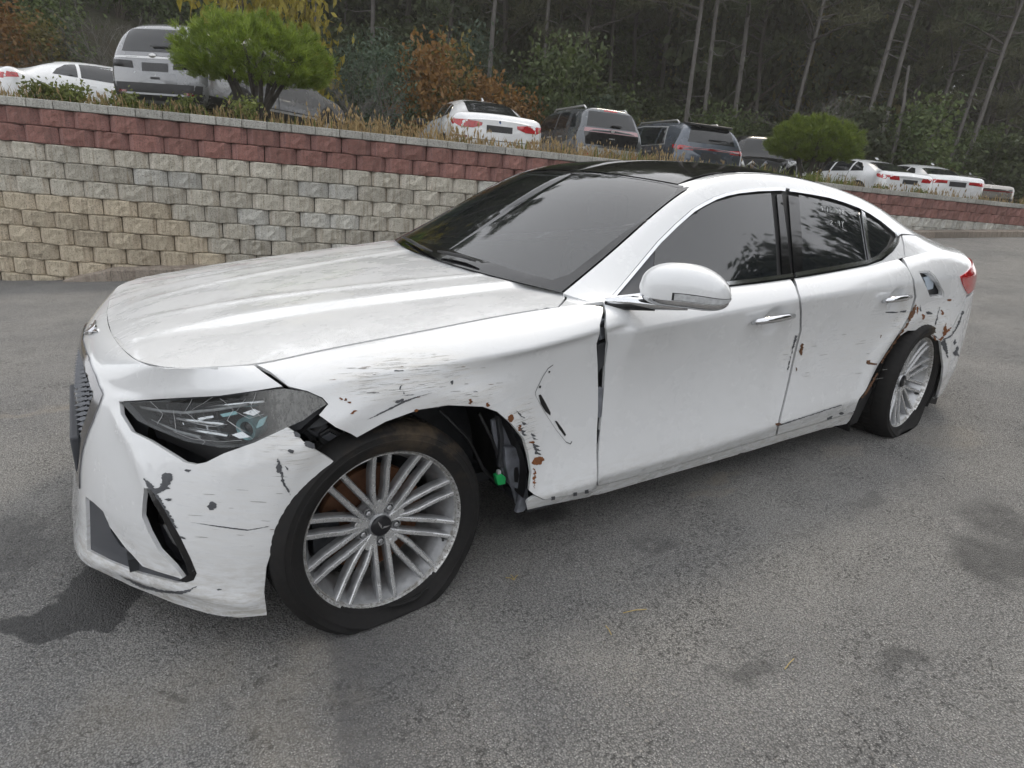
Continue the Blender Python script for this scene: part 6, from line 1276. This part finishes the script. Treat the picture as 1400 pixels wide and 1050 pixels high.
FRONT = [(45,25,-.02,0),(185,27,.0,1),(300,30,.0,3),(430,24,.0,2),(470,29,.01,0),(505,26,.0,0),(556,29,.02,3),(610,24,.0,1),(664,23,.0,0),(690,27,.02,3),(742,25,.0,2),(762,29,-.03,1),(790,26,.03,3),(838,28,.01,1),(868,30,.02,3),(943,22,.0,0),(975,22.5,-.10,2),(1018,25,.0,4),(1048,27,.02,1),(1090,25,.05,0),(1112,30,.03,2),(1140,29,.04,1),(1192,24,.08,2),(1214,25,.07,4),(1262,27,.01,3),(1290,26,.05,0),(1325,25,.10,2),(1343,24,.13,4),(1368,28,.06,1),(1392,27,.05,3),(120,29,.0,4),(240,25,.0,1),(365,28,.0,3),(905,30,.0,1),(1170,31,.05,3)]
PL = {'p': 'slender pale-trunked pine at the wood edge ', 'd': 'dark-trunked pine at the wood edge '}
for i, (pxx, dp, ln, k) in enumerate(FRONT):
    x, y = hill_point(pxx, dp); pine(x, y, k, rng.uniform(.9, 1.12), ln, 0 if abs(ln) > .04 else rng.uniform(0, 6.28), PL['p' if k % 2 == 0 else 'd']+beside(pxx), 'pines at the edge of the wood')
x, y = hill_point(1243, 21.5); dead = empty('dead_trunk', (x, y, zter(x, y)-.1)); dead.rotation_euler = (0, LEAN+.09, 0); tag(dead, 'broken bare grey trunk leaning at the wood edge above the white cars', 'tree')
link(bpy.data.objects.new('trunk', trunk_mesh(77, 4.6, .10, M_PALEBARK, True)), dead)
for i in range(150):
    pxx = rng.uniform(-120, 1560); dp = rng.uniform(30, 66); x, y = hill_point(pxx, dp); pine(x, y, rng.randrange(5), rng.uniform(.85, 1.25), rng.uniform(-.03, .05), rng.uniform(0, 6.28), 'dark pine deep in the wood on the hill', 'pines deep in the wood')
# -- undergrowth shrubs and saplings
def shrub_mesh(seed, W, H, n, per, size, mat):
    r = random.Random(seed); cl = []; tw = MB()
    for k in range(n):
        a = r.uniform(0, 6.28); f_ = r.random()**.6; z = H*(.12+.88*r.random()); rr = W*f_*(1-.55*(z/H)**2); cl.append(((math.cos(a)*rr, math.sin(a)*rr, z), r.uniform(.7, 1.3)))
    for k in range(9):
        c = cl[r.randrange(n)][0]; tw.tube([(r.uniform(-.15, .15), r.uniform(-.15, .15), -.2), (c[0]*.45, c[1]*.45, c[2]*.55), c], [.03, .02, .006], 5)
    V, F = leaves(cl, per, size, .24, seed); return mesh('foliage', V, F, mat), mesh('stems', tw.v, tw.f, M_TWIG)
LM = {'green': leaf_mat('green_leaves', (.05, .085, .026), (.12, .155, .045)), 'blue': leaf_mat('blue_green_leaves', (.045, .08, .052), (.11, .155, .095)), 'orange': leaf_mat('orange_leaves', (.17, .080, .018), (.29, .155, .035)), 'olive': leaf_mat('olive_leaves', (.10, .092, .022), (.19, .16, .04)), 'dark': leaf_mat('dark_leaves', (.034, .050, .020), (.075, .092, .034)), 'yellow': leaf_mat('yellow_leaves', (.24, .20, .02), (.36, .30, .04))}
SH = {}
for i, (c, W, H, n, per, size) in enumerate((('green',.95,2.6,70,34,.070),('blue',.8,3.4,70,34,.055),('orange',.9,2.3,75,34,.065),('olive',1.0,1.9,70,34,.065),('dark',1.3,2.4,80,34,.085),('yellow',.8,1.7,60,26,.07))): SH[c] = shrub_mesh(40+i, W, H, n, per, size, LM[c])
SLAB = {'green': 'leafy green shrub', 'blue': 'tall blue-green sapling', 'orange': 'shrub with orange autumn leaves', 'olive': 'low olive-brown shrub', 'dark': 'dense dark evergreen bush', 'yellow': 'yellow-leaved sapling showing above the larger trimmed pine'}
def shrub(c, pxx, dp, sc, zs=1.0):
    x, y = hill_point(pxx, dp); root = empty('shrub', (x, y, zter(x, y)-.05)); root.rotation_euler = (0, LEAN, rng.uniform(0, 6.28)); root.scale = (sc, sc, sc*zs); tag(root, SLAB[c] if c == 'yellow' else SLAB[c]+' '+beside(pxx) if dp < 28 else 'large '+c.replace('blue', 'blue-green')+' bush up on the wooded hill', 'shrub', c+' shrubs by the wood')
    link(bpy.data.objects.new('foliage', SH[c][0]), root); link(bpy.data.objects.new('stems', SH[c][1]), root)
for a in (('orange',8,18,1.1),('orange',590,18.5,1.25,1.15),('orange',668,19,1.15),('orange',705,18.5,.95),('orange',560,20,1.0),('olive',610,20,1.2,1.6),('orange',845,20,.75),('orange',815,19.5,.6),('olive',800,21,1.1),('olive',890,21,1.0),('olive',930,20,.9),('blue',480,18,.95),('blue',530,17.5,1.0),('blue',455,19,.9),('green',505,19.5,1.0),('green',560,18.5,.8),('green',760,20,1.2,1.3),('green',800,21.5,1.2,1.4),('green',840,22,1.2),('blue',640,21,1.1,1.2),('green',1370,24,1.1),('green',1392,23,1.2),('olive',1310,24,1.0),('olive',1270,25,1.0),('green',1345,26,1.3),('olive',1180,23,1.0),('green',990,22,1.1),('olive',1030,23,.9),('green',90,20,1.0),('olive',50,19,.9),('yellow',325,17.5,1.7,2.1),('yellow',405,17.5,1.2,2.0),('green',420,20,1.0),('olive',1100,24,1.1),('green',1225,25,1.0),('olive',960,19.5,.8),('blue',820,20.5,.8)): shrub(*a)
for i in range(110):
    pxx = rng.uniform(-60, 1480); shrub('dark' if i % 3 else ('green', 'olive', 'blue')[i % 9 // 3], pxx, rng.uniform(29, 52), rng.uniform(1.7, 2.9), rng.uniform(1.0, 1.6))
for i in range(74): shrub('dark' if i % 4 else 'green', -80+i*21.5+rng.uniform(-12, 12), rng.choice((21.5, 24, 27, 31, 36))+rng.uniform(-1, 1), rng.uniform(.9, 1.5))
# -- bare twiggy thickets
def thicket(pxx, dp, sc, seed, label):
    r = random.Random(seed); m = MB(); x, y = hill_point(pxx, dp)
    def grow_(p, d, L, rad_, lv):
        q = [p[i]+d[i]*L for i in range(3)]; mid = [(p[i]+q[i])/2+r.uniform(-.05, .05)*L for i in range(3)]; m.tube([p, mid, q], [rad_, rad_*.8, rad_*.55], 4, False)
        if lv:
            for _ in range(3):
                e = [d[0]+r.uniform(-.8, .8), d[1]+r.uniform(-.8, .8), d[2]+r.uniform(-.35, .45)]; n = math.sqrt(sum(c*c for c in e)); grow_(q, [c/n for c in e], L*r.uniform(.55, .85), rad_*.6, lv-1)
    for k in range(7): grow_((r.uniform(-.5, .5), r.uniform(-.5, .5), -.1), (r.uniform(-.35, .35), r.uniform(-.3, .3), .95), r.uniform(.7, 1.1), .022, 4)
    root = empty('bare_thicket', (x, y, zter(x, y))); root.scale = (sc,)*3; tag(root, label, 'bush'); link(bpy.data.objects.new('twigs', mesh('twigs', m.v, m.f, M_PALEBARK)), root)
thicket(1120, 21, 1.3, 1, 'leafless grey thicket behind the smaller trimmed pine'); thicket(140, 17.5, 1.25, 2, 'tangle of bare branches behind the white fastback and silver vehicle'); thicket(500, 16.5, .9, 3, 'thin leafless shrub beside the white liftback under the blue-green saplings')
# -- dry grass and weeds along the cap
M_STRAW = leaf_mat('dry_grass', (.30, .215, .10), (.42, .32, .17), .35, .8, 4); M_WEED = leaf_mat('green_weed', (.085, .115, .025), (.17, .19, .05), .35, .7, 4)
def grass(name, n, s0, s1, d0, d1, h0, h1, mat, label, seed, head=.0, wd=.006):
    r = np.random.default_rng(seed); V = []; F = []
    for i in range(n):
        s_ = r.uniform(s0, s1); p, t = wpath(s_); nn = np.array([-t[1], t[0]]); nn = nn if nn[1] > 0 else -nn; dd = d0+(d1-d0)*r.random()**1.3; x, y = p+nn*dd
        dens = mnoise.noise(Vector((x*1.3, y*1.3, seed)))
        if dens < -.25 and r.random() < .8: continue
        z = zter(x, y)-.02 if dd > .32 else ztop(x)+.09
        h = r.uniform(h0, h1)*(1+.5*dens); a = r.uniform(0, 6.28); l = r.uniform(.05, .5)*h; w = wd*r.uniform(.7, 1.5); dx, dy = math.cos(a), math.sin(a); px_, py_ = -dy*w, dx*w; b = len(V)
        V += [(x-px_, y-py_, z), (x+px_, y+py_, z), (x+dx*l*.35+px_*.8, y+dy*l*.35+py_*.8, z+h*.6), (x+dx*l*.35-px_*.8, y+dy*l*.35-py_*.8, z+h*.6), (x+dx*l, y+dy*l, z+h)]; F += [(b, b+1, b+2, b+3), (b+3, b+2, b+4)]
        if r.random() < head:
            q = np.array([x+dx*l, y+dy*l, z+h]); b = len(V); e = .013*r.uniform(.7, 1.4); V += [tuple(q+[e, 0, 0]), tuple(q+[0, e, 0]), tuple(q-[e, 0, 0]), tuple(q-[0, e, 0]), tuple(q+[dx*e, dy*e, 3.2*e]), tuple(q-[0, 0, 2*e])]; F += [(b, b+1, b+4), (b+1, b+2, b+4), (b+2, b+3, b+4), (b+3, b, b+4), (b+1, b, b+5), (b+2, b+1, b+5), (b+3, b+2, b+5), (b, b+3, b+5)]
    o = mk(name, V, F, mat); tag(o, label, 'grass', kind='stuff'); return o
_sa = lambda x: float(np.interp(x, _wp[:, 0], _arc))
grass('dry_grass', 9500, _sa(-3), _sa(28), .26, 1.5, .07, .22, M_STRAW, 'dry straw-coloured grass growing along the wall top', 1, .25); grass('tall_straw', 1500, _sa(2), _sa(9), .28, .9, .14, .30, M_STRAW, 'taller dry stalks with seed heads before the parked cars', 2, .9)
grass('green_weeds', 5200, _sa(-3), _sa(28), .30, 2.2, .06, .22, M_WEED, 'low green weeds among the dry grass on the wall top', 3, 0, .009); grass('green_turf', 3800, _sa(7), _sa(13), .28, 1.6, .10, .24, M_WEED, 'fresh green turf strip before the blue-grey vehicle', 5, 0, .008)
def weed(x, d, h, seed, label):
    r = random.Random(seed); s_ = _sa(x); p, t = wpath(s_); nn = np.array([-t[1], t[0]]); q = p+nn*d*(1 if nn[1] > 0 else -1); root = empty('weed', (q[0], q[1], zter(*q)-.02)); tag(root, label, 'weed', 'leafy weeds on the wall top'); cl = []; m = MB()
    for k in range(7):
        a = r.uniform(0, 6.28); e = (math.cos(a)*.2*h*2, math.sin(a)*.2*h*2, h*r.uniform(.5, 1)); m.tube([(0, 0, 0), (e[0]*.4, e[1]*.4, e[2]*.6), e], [.006, .005, .002], 4); cl += [((e[0]*f_, e[1]*f_, e[2]*f_), .35) for f_ in (.4, .6, .75, .9, 1)]
    V, F = leaves(cl, 16, .028, .20, seed); link(bpy.data.objects.new('leaves', mesh('leaves', V, F, M_WEED)), root); m.build('stems', M_TWIG, root)
for i, (x, d, h) in enumerate(((-1.1,.4,.26),(-.75,.45,.30),(-.2,.5,.24),(.45,.6,.28),(1.2,.45,.32),(14.0,.5,.2),(13.0,.6,.25),(11.9,.5,.3),(15.2,.45,.2))): weed(x, d, h, 60+i, 'leafy yellow-green weed rooted behind the wall cap')
# -- wood across the yard behind the viewer (seen in the panes)
M_FAR = leaf_mat('far_leaves', (.022, .032, .014), (.05, .06, .024))
def far_mesh(seed):
    r = random.Random(seed); cl = []
    for k in range(150):
        a = r.uniform(0, 6.28); z = r.uniform(.8, 8); rr = 2.6*r.random()**.5*(1-.6*abs(z/8-.35)); cl.append(((math.cos(a)*rr, math.sin(a)*rr, z), r.uniform(1.5, 3)))
    V, F = leaves(cl, 26, .22, .25, seed); t_ = MB().tube([(0, 0, -.3), (.1, 0, 3), (0, .1, 7)], [.2, .15, .05], 7); return mesh('crown', V, F, M_FAR), mesh('trunk', t_.v, t_.f, M_BARK)
FARM = [far_mesh(i) for i in range(3)]
for i in range(40):
    a = rad(176+i*4.6+rng.uniform(-1.5, 1.5)); R = rng.uniform(24, 31) if i > 24 else rng.uniform(52, 64); x, y = 3+R*math.cos(a), -2+R*math.sin(a); root = empty('yard_tree', (x, y, gz(x, y))); sc = rng.uniform(.62, .95)+(.72 if i > 24 else 0); root.scale = (sc,)*3; root.rotation_euler = (0, 0, rng.uniform(0, 6)); tag(root, 'broadleaf tree in the row across the yard', 'tree', 'trees across the yard')
    link(bpy.data.objects.new('crown', FARM[i % 3][0]), root); link(bpy.data.objects.new('trunk', FARM[i % 3][1]), root)
# -- litter on the asphalt
M_STRAWL = simple('straw_litter', (.35, .27, .12), .8)
for px_, L, a in (((703,793), .03, .6), ((852,838), .08, -.3), ((836,868), .04, 1.3), ((1073,915), .06, .2), ((1255,505), .05, 1.0)):
    q = at_z(px_, gz(*at_z(px_, .02)[:2])+.004); t_ = MB()
    for k in range(3 if px_[0] == 703 else 1): b = a+k*.8; t_.tube([(q[0], q[1], q[2]), (q[0]+L*.5*math.cos(b), q[1]+L*.5*math.sin(b), q[2]+.004), (q[0]+L*math.cos(b), q[1]+L*math.sin(b), q[2])], .0016, 4)
    tag(t_.build('pine_needle', M_STRAWL), 'thin dry needle lying on the open asphalt beside the car', 'needle', 'dry needles on the asphalt')
# ------------------------------------------------------------------ morning haze
hzm = bpy.data.materials.new('haze'); hzm.use_nodes = True; nt_ = hzm.node_tree; nt_.nodes.clear(); ho = nt_.nodes.new('ShaderNodeOutputMaterial'); hv = nt_.nodes.new('ShaderNodeVolumePrincipled')
hv.inputs['Color'].default_value = (.96, .94, .90, 1); hv.inputs['Density'].default_value = .0016; hv.inputs['Anisotropy'].default_value = .3; nt_.links.new(hv.outputs[0], ho.inputs['Volume'])
hb = MB().box((-110, -110, -2.5), (120, 130, 75)).build('haze', hzm); tag(hb, 'thin pale haze hanging in the wood', 'haze', kind='stuff')
